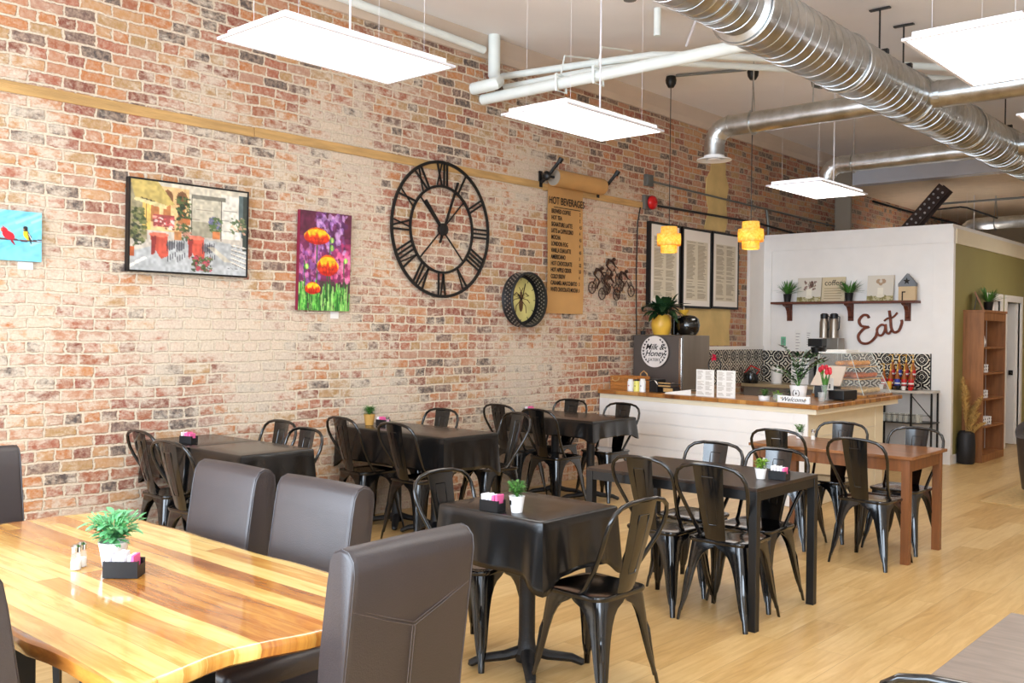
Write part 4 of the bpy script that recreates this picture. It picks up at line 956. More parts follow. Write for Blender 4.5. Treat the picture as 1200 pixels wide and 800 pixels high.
# pedestal tables under black vinyl cloths
def pedestal(t, x, y, H=.70, arm=.27, rot=0.):
    p = MB().lathe([(.05, .03), (.06, .07), (.042, .10), (.038, .14), (.038, H-.02), (.05, H)], (x, y, 0), 20).build('column', IRON, t, smooth=True)
    for k in range(4):
        a = rot+k*PI/2; c, s = math.cos(a), math.sin(a)
        b = MB(); b.tube([(x+c*.03, y+s*.03, .075), (x+c*.10, y+s*.10, .055), (x+c*(arm-.05), y+s*(arm-.05), .042), (x+c*arm, y+s*arm, .020), (x+c*(arm+.005), y+s*(arm+.005), .012)], [.034, .03, .026, .022, .010], 10, flat=.75)
        b.build('foot', IRON, t, smooth=True)
def cloth(x0, x1, y0, y1, z, hang, label, seed, grp='black vinyl tablecloths', sides='LRFB'):
    r = random.Random(seed); rad = .018; rows = []; loop = []
    w_, d_ = (x1-x0)/2, (y1-y0)/2; n = 44
    base = []
    for (ax, ay), (bx, by) in (((-1, -1), (1, -1)), ((1, -1), (1, 1)), ((1, 1), (-1, 1)), ((-1, 1), (-1, -1))):
        for i in range(n):
            u = i/n; base.append(((ax+(bx-ax)*u)*w_, (ay+(by-ay)*u)*d_, 'F' if ay == by == -1 else 'R' if ax == bx == 1 else 'B' if ay == by == 1 else 'L', ax+(bx-ax)*u, ay+(by-ay)*u))
    ph = [r.uniform(0, 6) for _ in range(4)]
    def pt(bx, by, sd, ux, uy, tt, k):
        cd = min(math.hypot(bx-sx*w_, by-sy*d_) for sx in (-1, 1) for sy in (-1, 1)); g = math.exp(-(cd/.032)**2)
        nx, ny = (bx/w_)**9, (by/d_)**9
        if g < .02: nx, ny = {'F': (0, -1), 'B': (0, 1), 'L': (-1, 0), 'R': (1, 0)}[sd]
        L = math.hypot(nx, ny) or 1; nx, ny = nx/L, ny/L
        h = hang*(1+.30*math.exp(-(cd/.07)**2)); fold = math.sin(cd*24+ph[k % 4])*.009*tt
        side_n = {'F': (0, -1), 'B': (0, 1), 'L': (-1, 0), 'R': (1, 0)}[sd]
        o = .004+.022*tt*(1-g)+fold*(1-g)+.030*g*tt-.012*math.exp(-((cd-.09)/.035)**2)*tt
        m = (nx*g+side_n[0]*(1-g), ny*g+side_n[1]*(1-g)); X = bx+m[0]*o; Y = by+m[1]*o
        if 'L' not in sides and X < -w_: X = -w_
        if 'R' not in sides and X > w_: X = w_
        if 'F' not in sides and Y < -d_: Y = -d_
        if 'B' not in sides and Y > d_: Y = d_
        return (X, Y, -h*tt)
    top = [[(bx*k_, by*k_, .004-(.003 if k_ == 1 else 0)) for bx, by, *_ in base] for k_ in (.02, .5, .97, 1.0)]
    rows = top+[[pt(*q, tt, i//n) for i, q in enumerate(base)] for tt in (.02, .15, .35, .55, .75, .9, 1.)]
    m = MB().grid(rows, True, False); m.f.append(list(range(len(base)))); m.mi.append(0)
    o = m.build('tablecloth', VINYL, smooth=True); o.location = ((x0+x1)/2, (y0+y1)/2, z)
    md = o.modifiers.new('thickness', 'SOLIDIFY'); md.thickness = .0015; md.offset = 1
    return tag(o, label, 'tablecloth', grp)
def draped(x0, x1, y0, y1, z, hang, tl, cl, seed, ped, sides='LRFB'):
    t = thing('pedestal_table', tl, 'table', ((x0+x1)/2, (y0+y1)/2, 0), 0, 'tables under black cloths'); w_, d_ = (x1-x0)/2-.004, (y1-y0)/2-.004
    MB().box((-w_, -d_, z-.03), (w_, d_, z-.001)).build('tabletop', LAMB, t, bevel=.003)
    for px_ in ped: pedestal(t, px_, 0, z-.03, .26, rot=PI/4)
    cloth(x0, x1, y0, y1, z, hang, cl, seed, sides=sides)
draped(3.02, 3.635, 3.09, 3.62, .748, .235, 'small pedestal table nearest the camera, under a black cloth', 'black vinyl cloth on the nearest small table, its corner pointing at the camera', 1, [0])
draped(.03, .605, 3.18, 3.72, .785, .22, 'wall-side half of the double table under black cloth', 'black vinyl cloth on the wall-side half of the double table', 2, [0], 'FB')
draped(.615, 1.20, 3.20, 3.72, .785, .23, 'room-side half of the double table behind the leather chairs', 'black vinyl cloth on the room-side half of the double table behind the leather chairs', 3, [0], 'FBR')
draped(.03, 1.27, 4.82, 5.38, .775, .25, 'middle table against the brick wall under a black cloth', 'black vinyl cloth on the middle wall table with the yellow pot', 4, [-.2, .25], 'FBR')
draped(.03, 1.16, 6.74, 7.40, .765, .15, 'last table against the brick wall, nearest the counter', 'black vinyl cloth with a flaring corner on the last wall table', 5, [-.12, .30], 'FBR')

# ------------------------------------------------------------ things on the tables
def sprig(b, n, R, H, L, w_, rg, c=(0, 0, 0), droop=.25, spread=1.):
    for _ in range(n):
        a = rg.uniform(0, 2*PI); q = rg.uniform(0, 1)**.6; z = rg.uniform(.15, 1)
        p = (c[0]+R*q*math.cos(a)*z*.7, c[1]+R*q*math.sin(a)*z*.7, c[2]+H*z*(1-.35*q)); e = rg.uniform(-.2, 1.1)
        b.leaf(p, (math.cos(a)*spread, math.sin(a)*spread, e), L*rg.uniform(.6, 1.2), w_*rg.uniform(.7, 1.2), droop, 4)
def stems(b, n, R, H, rg, c=(0, 0, 0)):
    for _ in range(n):
        a = rg.uniform(0, 2*PI); q = rg.uniform(.2, .9); b.tube([c, (c[0]+R*q*.4*math.cos(a), c[1]+R*q*.4*math.sin(a), c[2]+H*.5), (c[0]+R*q*math.cos(a), c[1]+R*q*math.sin(a), c[2]+H*.9)], .0018, 4)
def potplant(x, y, z, label, rp, hp, potm, lm, n, R, H, L, w_, seed, cat='potted plant', rb=None):
    rg = random.Random(seed); t = thing('potted_plant', label, cat, (x, y, z)); rb = rb or rp*.72
    MB().lathe([(.001, 0), (rb, 0), (rp, hp-.006), (rp+.002, hp), (rp-.003, hp), (rp-.006, hp-.012), (.001, hp-.012)], n=24).build('pot', potm, t, smooth=True)
    b = MB(); sprig(b, n, R, H, L, w_, rg, (0, 0, hp-.01)); stems(b, max(4, n//10), R, H, rg, (0, 0, hp-.012)); o = b.build('foliage', lm, t, smooth=True); return t
def caddy(x, y, z, rz, label, pinks=3, whites=4, s=1.):
    t = thing('sugar_caddy', label, 'sugar caddy', (x, y, z), rz, 'black caddies of sugar sachets'); w_, d_, h = .05*s, .032*s, .048*s
    b = MB(); b.box((-w_, -d_, 0), (w_, d_, .003)); b.box((-w_, -d_, .003), (w_, -d_+.003, h)); b.box((-w_, d_-.003, .003), (w_, d_, h))
    for sx in (-1, 1): b.box((min(sx*w_, sx*(w_-.003)), -d_+.003, .003), (max(sx*w_, sx*(w_-.003)), d_-.003, h*.72)); b.box((min(sx*w_, sx*(w_-.003)), -d_+.003, h*.72), (max(sx*w_, sx*(w_-.003)), -d_+.014, h)); b.box((min(sx*w_, sx*(w_-.003)), d_-.014, h*.72), (max(sx*w_, sx*(w_-.003)), d_-.003, h))
    b.build('tray', POTB, t); rg = random.Random(int(x*100))
    for k in range(whites+pinks):
        m = PACKW if k < whites else PINK; u = -w_+.008+(2*w_-.016)*(k+.5)/(whites+pinks)
        b = MB(); q = .0055; b.box((-q, -d_+.006, .004), (q, d_-.006, h+.020+rg.uniform(-.004, .006)), Matrix.Translation((u, rg.uniform(-.003, .003), 0)) @ Matrix.Rotation(rg.uniform(-.12, .12), 4, 'Y'))
        b.build('sachet', m, t, bevel=.0015)
    return t
def shaker(x, y, z, label):
    t = thing('salt_shaker', label, 'salt shaker', (x, y, z)); MB().lathe([(.001, 0), (.018, 0), (.018, .02), (.014, .05), (.014, .058), (.001, .058)], n=12).build('glass_body', ACRYL, t, smooth=True)
    MB().lathe([(.001, .002), (.015, .002), (.015, .03), (.001, .03)], n=12).build('salt', PAPERW, t)
    MB().lathe([(.015, .058), (.016, .075), (.010, .082), (.001, .083)], n=12).build('cap', CHROME, t, smooth=True)
potplant(3.10, 1.50, .752, 'bushy green plant in a white pot on the big wooden table', .047, .085, POTW, LEAFL, 230, .12, .115, .045, .021, 11)
caddy(3.235, 1.47, .752, .75, 'black caddy with white and pink sachets beside the white pot on the big wooden table', 1, 5, 1.1)
shaker(3.02, 1.43, .752, 'clear salt shaker left of the white pot on the big wooden table'); shaker(3.045, 1.40, .752, 'clear pepper shaker left of the white pot on the big wooden table')
caddy(3.31, 3.13, .754, .1, 'black caddy with pink sachets on the nearest draped table', 2, 3)
t = potplant(3.42, 3.17, .754, 'small green plant in a clear-footed white cup on the nearest draped table', .034, .072, POTW, LEAF, 260, .058, .085, .020, .010, 12)
MB().box((-.014, -.034, .035), (-.004, -.0325, .055)).build('printed_mark', BLACKMAT, t)
potplant(3.72, 4.87, .752, 'small bright plant in a white pot on the bare black table', .032, .058, POTW, LEAFY, 120, .05, .07, .028, .014, 13)
caddy(3.80, 4.93, .752, .05, 'black caddy with pale pink sachets on the bare black table', 1, 4)
potplant(2.90, 7.12, .737, 'small green plant in a cream pot on the brown wooden table', .03, .05, POTW, LEAF, 90, .05, .08, .028, .013, 14)
shaker(3.02, 7.10, .737, 'tiny shaker beside the plant on the brown wooden table')
caddy(.42, 3.30, .792, .3, 'black caddy with pink sachets on the double black table', 3, 1, 1.0)
potplant(.20, 5.02, .782, 'grassy plant in a yellow wooden pot by the brick wall', .046, .088, mat('bamboo_pot', (206, 158, 84), .5, var=.15), LEAF, 260, .05, .075, .05, .007, 15)
caddy(.30, 5.08, .782, .2, 'black caddy with pink sachets beside the yellow pot', 3, 1, 1.0); shaker(.40, 5.04, .782, 'small shaker beside the caddy near the yellow pot')
caddy(.28, 6.92, .772, .2, 'black caddy with pink sachets on the last wall table', 3, 2, 1.0)
# ------------------------------------------------------------ counter
top = [(.01, 8.36), (2.66, 8.00), (2.61, 10.18), (1.96, 10.18), (2.0, 8.72), (.01, 8.99)]
t = thing('counter', 'white boarded counter with a thick live-edge wooden top', 'counter', (0, 0, 0))
MB().prism(top, .895, .935).build('worktop', COUNTERTOP, t, bevel=.006)
body = [(.01, 8.42), (2.52, 8.085), (2.47, 9.98), (2.02, 9.98), (2.06, 8.66), (.01, 8.93)]
MB().prism(body, 0, .845).build('body', WHITE, t)
MB().prism([(.01, 8.40), (2.62, 8.05), (2.58, 10.14), (1.98, 10.14), (2.02, 8.70), (.01, 8.97)], .845, .895).build('under_rail', CREAM, t, bevel=.003)
n0 = Vector((2.52-.01, 8.085-8.42, 0)).normalized(); up = Vector((0, 0, 1)); nn = Vector((n0.y, -n0.x, 0))
A = Vector((.01, 8.42, 0)); Lc = (Vector((2.52, 8.085, 0))-A).length
Mf = Matrix(((n0.x, nn.x, 0, A.x), (n0.y, nn.y, 0, A.y), (0, 0, 1, 0), (0, 0, 0, 1)))
b = MB()
for i in range(7):
    z = .125*i+.0; b.box((.14, 0, z+.003), (Lc-.13, .012, min(z+.119, .845)), Mf)
b.build('shiplap_board', WHITE, t, bevel=.002)
MB().box((0, 0, 0), (.136, .018, .845), Mf).build('corner_board', WHITE, t, bevel=.002); MB().box((Lc-.126, 0, 0), (Lc+.018, .018, .845), Mf).build('corner_board', WHITE, t, bevel=.002)
s0 = Vector((2.47-2.52, 9.98-8.085, 0)); Ls = s0.length; s0.normalize(); sn = Vector((s0.y, -s0.x, 0)); S = Vector((2.52, 8.085, 0))
Ms = Matrix(((s0.x, sn.x, 0, S.x), (s0.y, sn.y, 0, S.y), (0, 0, 1, 0), (0, 0, 0, 1)))
b = MB()
for i in range(4): b.box((.09, 0, .21*i+.003), (Ls-.22, .010, min(.21*i+.206, .845)), Ms)
b.build('side_board', CREAM, t, bevel=.002)
b = MB(); b.box((.0, 0, 0), (.086, .016, .845), Ms); b.box((Ls-.214, 0, 0), (Ls-.0, .016, .845), Ms); b.build('side_trim', CREAM, t, bevel=.002)
CT = .936
# back counter under the shelf
t = thing('back_counter', 'low dark back counter against the tiled wall behind the counter', 'counter', (0, 0, 0))
MB().box((.03, 11.52, .86), (1.66, 12.12, .90)).build('worktop', mat('beige_laminate', (170, 150, 116), .4, var=.2), t, bevel=.003); MB().box((.05, 11.56, 0), (1.62, 12.11, .86)).build('cabinet', mat('grey_cabinet', (120, 112, 104), .6), t)
# stainless fridge with round sign
t = thing('steel_fridge', 'tall grey steel fridge with a round sign behind the counter by the brick wall', 'fridge', (.02, 9.02, 0))
MB().box((0, .02, 0), (.64, .58, 1.53)).build('cabinet', STEEL, t, bevel=.006); dr = MB().box((0, 0, .06), (.64, .018, 1.525)).build('door', STEELD, t, bevel=.004); MB().box((.600, -.012, .9), (.636, .0, 1.50)).build('door_handle', CHROME, dr, bevel=.004)

t = thing('round_sign', 'round whitewashed sign with wreath reading Milk & Honey Eatery on the fridge door', 'sign', (.325, 8.995, 1.345))
MXm = Matrix.Rotation(PI/2, 4, 'X')
MB().lathe([(.001, 0), (.174, 0), (.174, .012), (.001, .012)], n=40, M=MXm).build('disc', mat('whitewash', (226, 218, 212), .6, var=.05), t)
RX, UZ = Vector((1, 0, 0)), Vector((0, 0, 1))
text_part('Milk &', .092, t, (0, -.0135, .050), RX, UZ, name='lettering', shear=.35, bold=.001); text_part('Honey', .092, t, (.0, -.0135, -.022), RX, UZ, name='lettering', shear=.35, bold=.001); text_part('EATERY', .046, t, (0, -.0135, -.092), RX, UZ, name='lettering')
b = MB()
for s in (-1, 1):
    b.tube([(s*.146*math.sin(a), -.0135, .146*math.cos(a)) for a in np.linspace(.6, 2.7, 14)], .0012, 4)
    for a in np.linspace(.6, 2.6, 9):
        for e in (-1, 1): b.leaf((s*.146*math.sin(a), -.0145, .146*math.cos(a)), (s*math.cos(a)*-.6+e*.5*math.sin(a)*s, -.0, .8), .026, .012, 0, 3, 0, up=Vector((0, 1, 0)))
b.build('wreath', INK, t)
# on the fridge
t = thing('potted_plant', 'dark leafy plant in a yellow egg-shaped vase on top of the fridge', 'potted plant', (.26, 9.22, 1.532))
MB().lathe([(.001, 0), (.085, 0), (.098, .03), (.114, .085), (.116, .13), (.104, .19), (.09, .225), (.082, .225), (.095, .17), (.001, .16)], n=28).build('vase', POTY, t, smooth=True)
rg = random.Random(4); b = MB()
for k in range(96):
    a = rg.uniform(-1.9, 1.9) if k%5 else rg.uniform(0, 2*PI); e = rg.uniform(.0, 1.9); q = rg.uniform(.02, .12); b.leaf((q*math.cos(a), q*math.sin(a)-.02, .20+q*1.0), (math.cos(a)-.25, math.sin(a)*.8-.2, e), rg.uniform(.12, .26), rg.uniform(.05, .085), rg.uniform(.2, .7), 6, .25)
b.clamp(0, lo=-.25).build('foliage', LEAFD, t, smooth=True)
t = thing('black_jar', 'round glossy black jar beside the yellow vase on the fridge', 'jar', (.52, 9.36, 1.532)); MB().lathe([(.001, 0), (.09, 0), (.12, .04), (.135, .11), (.12, .18), (.08, .215), (.03, .225), (.001, .226)], n=28).build('body', BLACKMETAL, t, smooth=True)
b = MB(); b.box((-.17, -.08, 0), (-.13, .08, .22)); b.build('handle_plate', BLACKMETAL, t, bevel=.004)
t = thing('yellow_cup', 'small yellow scalloped cup with a stick above the black jar', 'cup', (.44, 9.40, 1.757)); MB().lathe([(.001, 0), (.02, 0), (.05, .03), (.062, .06), (.058, .06), (.03, .02), (.001, .015)], n=16).build('bowl', POTY, t, smooth=True); MB().cyl((0, 0, .015), (0, 0, .10), .003, n=5).build('stick', PAPERW, t)
t = thing('potted_plant', 'tiny dark plant left of the yellow vase on the fridge', 'potted plant', (.08, 9.12, 1.532)); MB().lathe([(.001, 0), (.025, 0), (.032, .04), (.001, .04)], n=14).build('pot', POTB, t); b = MB(); sprig(b, 26, .03, .06, .04, .012, rg, (0, 0, .035)); b.build('foliage', LEAFD, t)
# wooden crate and paper bags at the wall end
t = thing('wooden_box', 'brown slatted wooden box with rope handles at the wall end of the counter', 'box', (.21, 8.68, CT), -.13); b = MB()
for k in range(4): b.box((-.19, -.11, .004+.036*k), (.19, -.095, .036+.036*k)); b.box((-.19, .095, .004+.036*k), (.19, .11, .036+.036*k)); b.box((-.19, -.095, .004+.036*k), (-.177, .095, .036+.036*k)); b.box((.177, -.095, .004+.036*k), (.19, .095, .036+.036*k))
b.box((-.19, -.11, .0), (.19, .11, .006)); b.box((-.01, -.115, 0), (.01, -.11, .148)); b.build('slats', RACKWOOD, t, bevel=.002)
for s, y in ((-.1, -.118), (.10, .118)): MB().tube([(s-.05, y, .13), (s-.045, y-.004, .10 if y < 0 else .17), (s, y-.006, .085 if y < 0 else .20), (s+.045, y-.004, .10 if y < 0 else .17), (s+.05, y, .13)], .006, 6).build('rope_handle', TIMBER, t)
MB().box((-.18, -.09, .008), (.18, .09, .13)).build('contents', RACKWOOD, t)
def jar(x, y, label, m, h=.125, cap=PAPERW, r=.034, dot=None):
    t = thing('jar', label, 'jar', (x, y, CT)); MB().lathe([(.001, 0), (r, 0), (r, h*.8), (r*.75, h*.88), (.001, h*.88)], n=16).build('body', m, t, smooth=True); MB().lathe([(r*.78, h*.86), (r*.78, h), (.001, h)], n=16).build('lid', cap, t)
    b = MB(); b.ball((0, -r-.0, h*.45), .007, 8, (1, .15, 1)); b.build('label_mark', dot or INK, t)
jar(.40, 8.42, 'white jar with a red mark, left of the three on the counter', POTW, dot=RED); jar(.485, 8.41, 'yellow jar in the middle of the three on the counter', mat('lemon_jar', (232, 224, 120), .4), cap=BLACKMAT); jar(.565, 8.40, 'white jar beside the yellow jar on the counter', POTW, .135)
t = thing('black_box', 'dark box stand with ribbons next to the white jars', 'box', (.70, 8.46, CT), -.13); MB().box((-.06, -.05, 0), (.05, .08, .135)).build('box_body', POTB, t, bevel=.003)
b = MB(); b.box((.055, -.04, .055), (.24, .08, .063)); b.box((.055, -.04, .085), (.25, .08, .094)); b.box((.10, -.03, .0), (.25, .07, .055)); b.box((-.10, -.05, .116), (.06, .08, .122)); b.build('tray_shelf', POTB, t)
b = MB(); b.box((.06, -.046, .064), (.22, -.041, .078)); b.box((.06, -.046, .095), (.22, -.041, .106)); b.box((.12, -.036, .012), (.24, -.031, .05)); b.build('pale_label', TIMBER, t)
b = MB(); b.leaf((.02, -.06, .125), (1, -.2, -.5), .06, .02); b.leaf((.02, -.06, .125), (-1, -.2, .1), .06, .02); b.leaf((.24, -.05, .10), (1, 0, .6), .05, .014); b.build('ribbon', PAPERW, t)
t = thing('open_book', 'open guest book lying on the counter', 'book', (1.06, 8.40, CT), -.1); b = MB(); b.grid([[(x, y, .012+.022*(1-abs(x)/.16)+.045*max(0, x)/.16) for x in np.linspace(-.16, .16, 13)] for y in (-.09, .09)]); b.grid([[(x, -.09, q*(.012+.022*(1-abs(x)/.16)+.045*max(0, x)/.16)+.003*(1-q)) for x in np.linspace(-.16, .16, 13)] for q in (0, 1)]); b.build('pages', PAPERW, t, smooth=True); MB().box((-.165, -.095, 0), (.165, .095, .003)).build('cover', PAPERW, t)
for x in (1.385, 1.625):
    t = thing('table_menu', 'white printed menu standing on the counter, %s of two' % ('left' if x < 1.5 else 'right'), 'menu', (x, 8.265+(.0 if x < 1.5 else -.02), CT), -.12)
    cv = Canvas(44, 52, (240, 236, 230)); r2 = random.Random(int(x*9)); v = .93
    while v > .06:
        for u0 in (.07, .53):
            cv.rect(u0, v-.008, u0+r2.uniform(.2, .38), v+.006, (176, 166, 154), .9)
        v -= .035
    MB().box((-.107, 0, 0), (.107, .004, .262)).build('card', PAPERW, t); cv.mesh('print', (-.105, -.001, .001), RX, UZ, .21, .26, PRINT, t)
    MB().box((-.05, .004, 0), (.05, .07, .006)).build('foot', ACRYL, t)
t = thing('flower_hoop', 'black hoop with a red flower behind the standing menus', 'ornament', (1.32, 8.56, CT)); MB().tube([(.07*math.cos(a), 0, .30+.075*math.sin(a)) for a in np.linspace(-.4, PI+.4, 20)]+[(-.07, 0, 0)], .006, 6).build('hoop', BLACKMAT, t)
MB().tube([(.065, 0, .27), (.07, 0, 0)], .006, 6).build('stand', BLACKMAT, t); b = MB()
for k in range(14): a = k*.9; b.leaf((0, -.01, .375), (math.cos(a), -.6, math.sin(a)), .045, .03, 0, 3, .4)
b.build('flower', mat('crimson_petals', (206, 20, 66), .5), t, smooth=True)
potplant(2.02, 8.26, CT, 'small succulent in a low white bowl right of the menus', .055, .04, POTW, LEAF, 90, .05, .08, .04, .014, 21, rb=.05)
t = thing('glass_bowl', 'small clear glass bowl with pale green leaves on the counter', 'bowl', (2.18, 8.22, CT)); MB().lathe([(.03, 0), (.05, .02), (.052, .05), (.040, .07), (.038, .07), (.049, .05), (.047, .02), (.03, .004)], n=20).build('bowl_body', ACRYL, t, smooth=True); b = MB(); sprig(b, 50, .05, .09, .05, .016, rg, (0, 0, .01)); b.build('leaves', LEAFY, t)
t = thing('potted_plant', 'low dark green trailing plant behind the glass bowl', 'potted plant', (2.22, 8.45, CT)); MB().lathe([(.001, 0), (.05, 0), (.06, .05), (.001, .05)], n=16).build('pot', POTB, t); b = MB(); sprig(b, 90, .10, .07, .05, .02, rg, (0, 0, .04)); b.build('foliage', LEAFD, t)
t = thing('potted_plant', 'tall arching plant in a white pot with a bee crest on the counter', 'potted plant', (2.30, 8.38, CT)); MB().lathe([(.001, 0), (.062, 0), (.078, .13), (.082, .145), (.076, .145), (.07, .12), (.001, .12)], n=28).build('pot', POTW, t, smooth=True)
b = MB()
for s in (-1, 1): b.tube([(.012+s*.032*math.cos(a), -.0785, .075+.034*math.sin(a)) for a in np.linspace(-1.1, 1.1, 10)], .0025, 4)
b.ball((.012, -.078, .075), .008, 8, (1, .2, 1.3)); b.ball((.012, -.078, .098), .004, 6, (1, .3, 1)); b.build('crest', INK, t)
b = MB(); lf = MB()
for k in range(11):
    a = rg.uniform(0, 2*PI); R2 = rg.uniform(.08, .30); H2 = rg.uniform(.22, .42) if R2 < .2 else rg.uniform(.15, .3); c, s = math.cos(a), math.sin(a)*.6
    pts = [Vector((R2*u**1.5*c, R2*u**1.5*s, .11+H2*math.sin(u*1.45))) for u in np.linspace(0, 1, 9)]; b.tube(pts, .003, 5)
    for i in range(2, 9):
        for e in (-1, 1): lf.leaf(pts[i], (c*.5-e*s, s*.5+e*c, .5), .07, .028, .1, 4)
    lf.leaf(pts[-1], (c, s, .6), .07, .028, .1, 4)
b.build('stems', LEAF, t); lf.build('foliage', LEAFD, t, smooth=True)
t = thing('tulip_vase', 'glass vase of red tulips on the counter', 'flowers', (2.45, 8.62, CT)); MB().lathe([(.03, 0), (.036, .01), (.03, .09), (.042, .15), (.04, .15), (.027, .09), (.033, .012), (.03, .006)], n=20).build('vase', ACRYL, t, smooth=True); b = MB(); g = MB(); b2 = MB()
for k in range(7):
    a = k*.9; x, y = .045*math.cos(a), .045*math.sin(a); h = .25+.02*(k % 3); g.tube([(0, 0, .01), (x*.4, y*.4, .14), (x, y, h)], .004, 5); (b2 if k == 3 else b).ball((x, y, h+.02), .021, 8, (1, 1, 1.35)); g.leaf((x*.3, y*.3, .1), (x*6, y*6, 1.6), .15, .03, .1, 5)
g.build('stems', LEAF, t, smooth=True); b.build('blooms', mat('coral_petals', (226, 44, 64), .5), t, smooth=True); b2.build('pale_bloom', LEAFY, t, smooth=True)
t = thing('welcome_sign', 'white block sign reading Welcome at the counter corner', 'sign', (2.38, 8.10, CT), -.10); MB().box((-.16, 0, 0), (.16, .025, .062)).build('block', POTW, t, bevel=.003); text_part('Welcome', .055, t, (0, -.0015, .030), RX, UZ, shear=.35, sx=1.15); b = MB(); b.leaf((-.12, -.0015, .03), (-.3, 0, 1), .02, .01, 0, 3, 0, up=Vector((0, 1, 0))); b.leaf((.12, -.0015, .03), (.3, 0, 1), .02, .01, 0, 3, 0, up=Vector((0, 1, 0))); b.build('printed_sprig', mat('ochre_print', (206, 170, 90), .6), t)
t = thing('receipt_printer', 'black rectangular box on the counter behind the welcome sign', 'box', (2.50, 8.86, CT), -.1); b = MB(); b.box((-.10, -.13, .008), (.10, .13, .095)); b.build('case', POTB, t, bevel=.006); b = MB(); [b.box((sx*.08-.01, sy*.1-.01, 0), (sx*.08+.01, sy*.1+.01, .009)) for sx in (-1, 1) for sy in (-1, 1)]; b.build('feet', POTB, t)
t = thing('glass_tumbler', 'clear tumblers holder left of the black box on the counter', 'glass', (2.47, 8.50, CT)); MB().lathe([(.03, 0), (.034, .085), (.032, .085), (.028, .004)], n=16).build('glass_body', ACRYL, t, smooth=True)
t = thing('tablet_till', 'cream tablet till seen from behind on the counter', 'till', (2.28, 9.05, CT), .15); b = MB(); b.add([(-.16, -.02, .12), (.13, -.02, .12), (.16, .09, .31), (-.09, .09, .31), (-.16, .01, .115), (.13, .01, .115), (.16, .12, .305), (-.09, .12, .305)], [(0, 1, 2, 3), (7, 6, 5, 4), (0, 4, 5, 1), (1, 5, 6, 2), (2, 6, 7, 3), (3, 7, 4, 0)]); b.build('tablet_shell', mat('cream_shell', (222, 206, 190), .4), t, bevel=.004); MB().box((-.12, -.0, 0), (.10, .14, .115)).build('stand', BLACKMAT, t, bevel=.004)
t = thing('card_notice', 'small white standing card in front of the tablet till', 'card', (2.44, 8.74, CT), .1); MB().box((-.035, 0, .0), (.035, .02, .03)).build('base', ACRYL, t); MB().box((-.035, .005, .03), (.035, .009, .21)).build('card_face', PAPERW, t); b = MB(); b.box((-.006, .0035, .11), (.006, .005, .15)); b.build('printed_mark', INK, t)
# pastry display case
t = thing('pastry_case', 'clear sloping pastry display case with three shelves at the counter end', 'display case', (2.28, 9.68, CT))
MB().box((-.27, -.38, 0), (.27, .38, .022)).build('wooden_base', COUNTERTOP, t, bevel=.003)
G = [(-.26, -.36), (.26, -.36), (.26, .36), (-.26, .36)]; T_ = [(-.26, -.22), (.06, -.22), (.06, .34), (-.26, .34)]
b = MB(); vs = [(x, y, .023) for x, y in G]+[(x, y, .43) for x, y in T_]; b.add(vs, [(0, 1, 5, 4), (1, 2, 6, 5), (2, 3, 7, 6), (3, 0, 4, 7)]); b.build('clear_panels', ACRYL, t)
b = MB()
for i in range(4): b.tube([vs[i], vs[i+4]], .004, 5); b.tube([vs[4+i], vs[4+(i+1) % 4]], .004, 5)
b.build('edge_strips', mat('acrylic_edge', (206, 214, 206), .2), t)
for z, x1, y0 in ((.29, .13, -.25), (.17, .19, -.29)): MB().box((-.24, y0, z), (x1, .33, z+.006)).build('shelf', mat('amber_shelf', (222, 176, 110), .3), t)
MB().box((-.28, -.2, .432), (.02, .3, .440)).build('lid', POTW, t, bevel=.003)
rg = random.Random(9); k = 0
for z, m, x1, y0, r in ((.30, PASTRY, .10, -.2, .05), (.18, PASTRYD, .15, -.24, .045), (.026, BREAD, .2, -.3, .05)):
    for ix in range(2 if z > .25 else 3):
        for iy in range(5):
            x = x1-.05-.125*ix; y = y0+.06+.115*iy
            if y > .28: continue
            o = MB().ball((0, 0, 0), r, 10, (1.05, 1.1, .55)).ball((.02, .01, .012), r*.6, 8, (1, 1, .6)).build('pastry', m, smooth=True); o.location = (2.28+x, 9.68+y, CT+z+r*.55)
            nm = {PASTRY: 'golden', PASTRYD: 'orange glazed', BREAD: 'pale'}[m]
            tag(o, '%s pastry, %s of the display case, %s from front, %s row' % (nm, {PASTRY: 'top shelf', PASTRYD: 'middle shelf', BREAD: 'floor'}[m], ['first', 'second', 'third', 'fourth', 'fifth'][iy], ['right', 'middle', 'far left'][ix]), 'pastry', '%s pastries in the display case' % nm)
for q, z in enumerate((0, .012)):
    tag(MB().box((2.06, 9.52+.02*q, CT+.441+z), (2.27, 9.86, CT+.451+z)).build('menu_pad', PAPERW, bevel=.002), '%s white tray stacked on the pastry case' % ('lower' if q == 0 else 'upper'), 'tray')
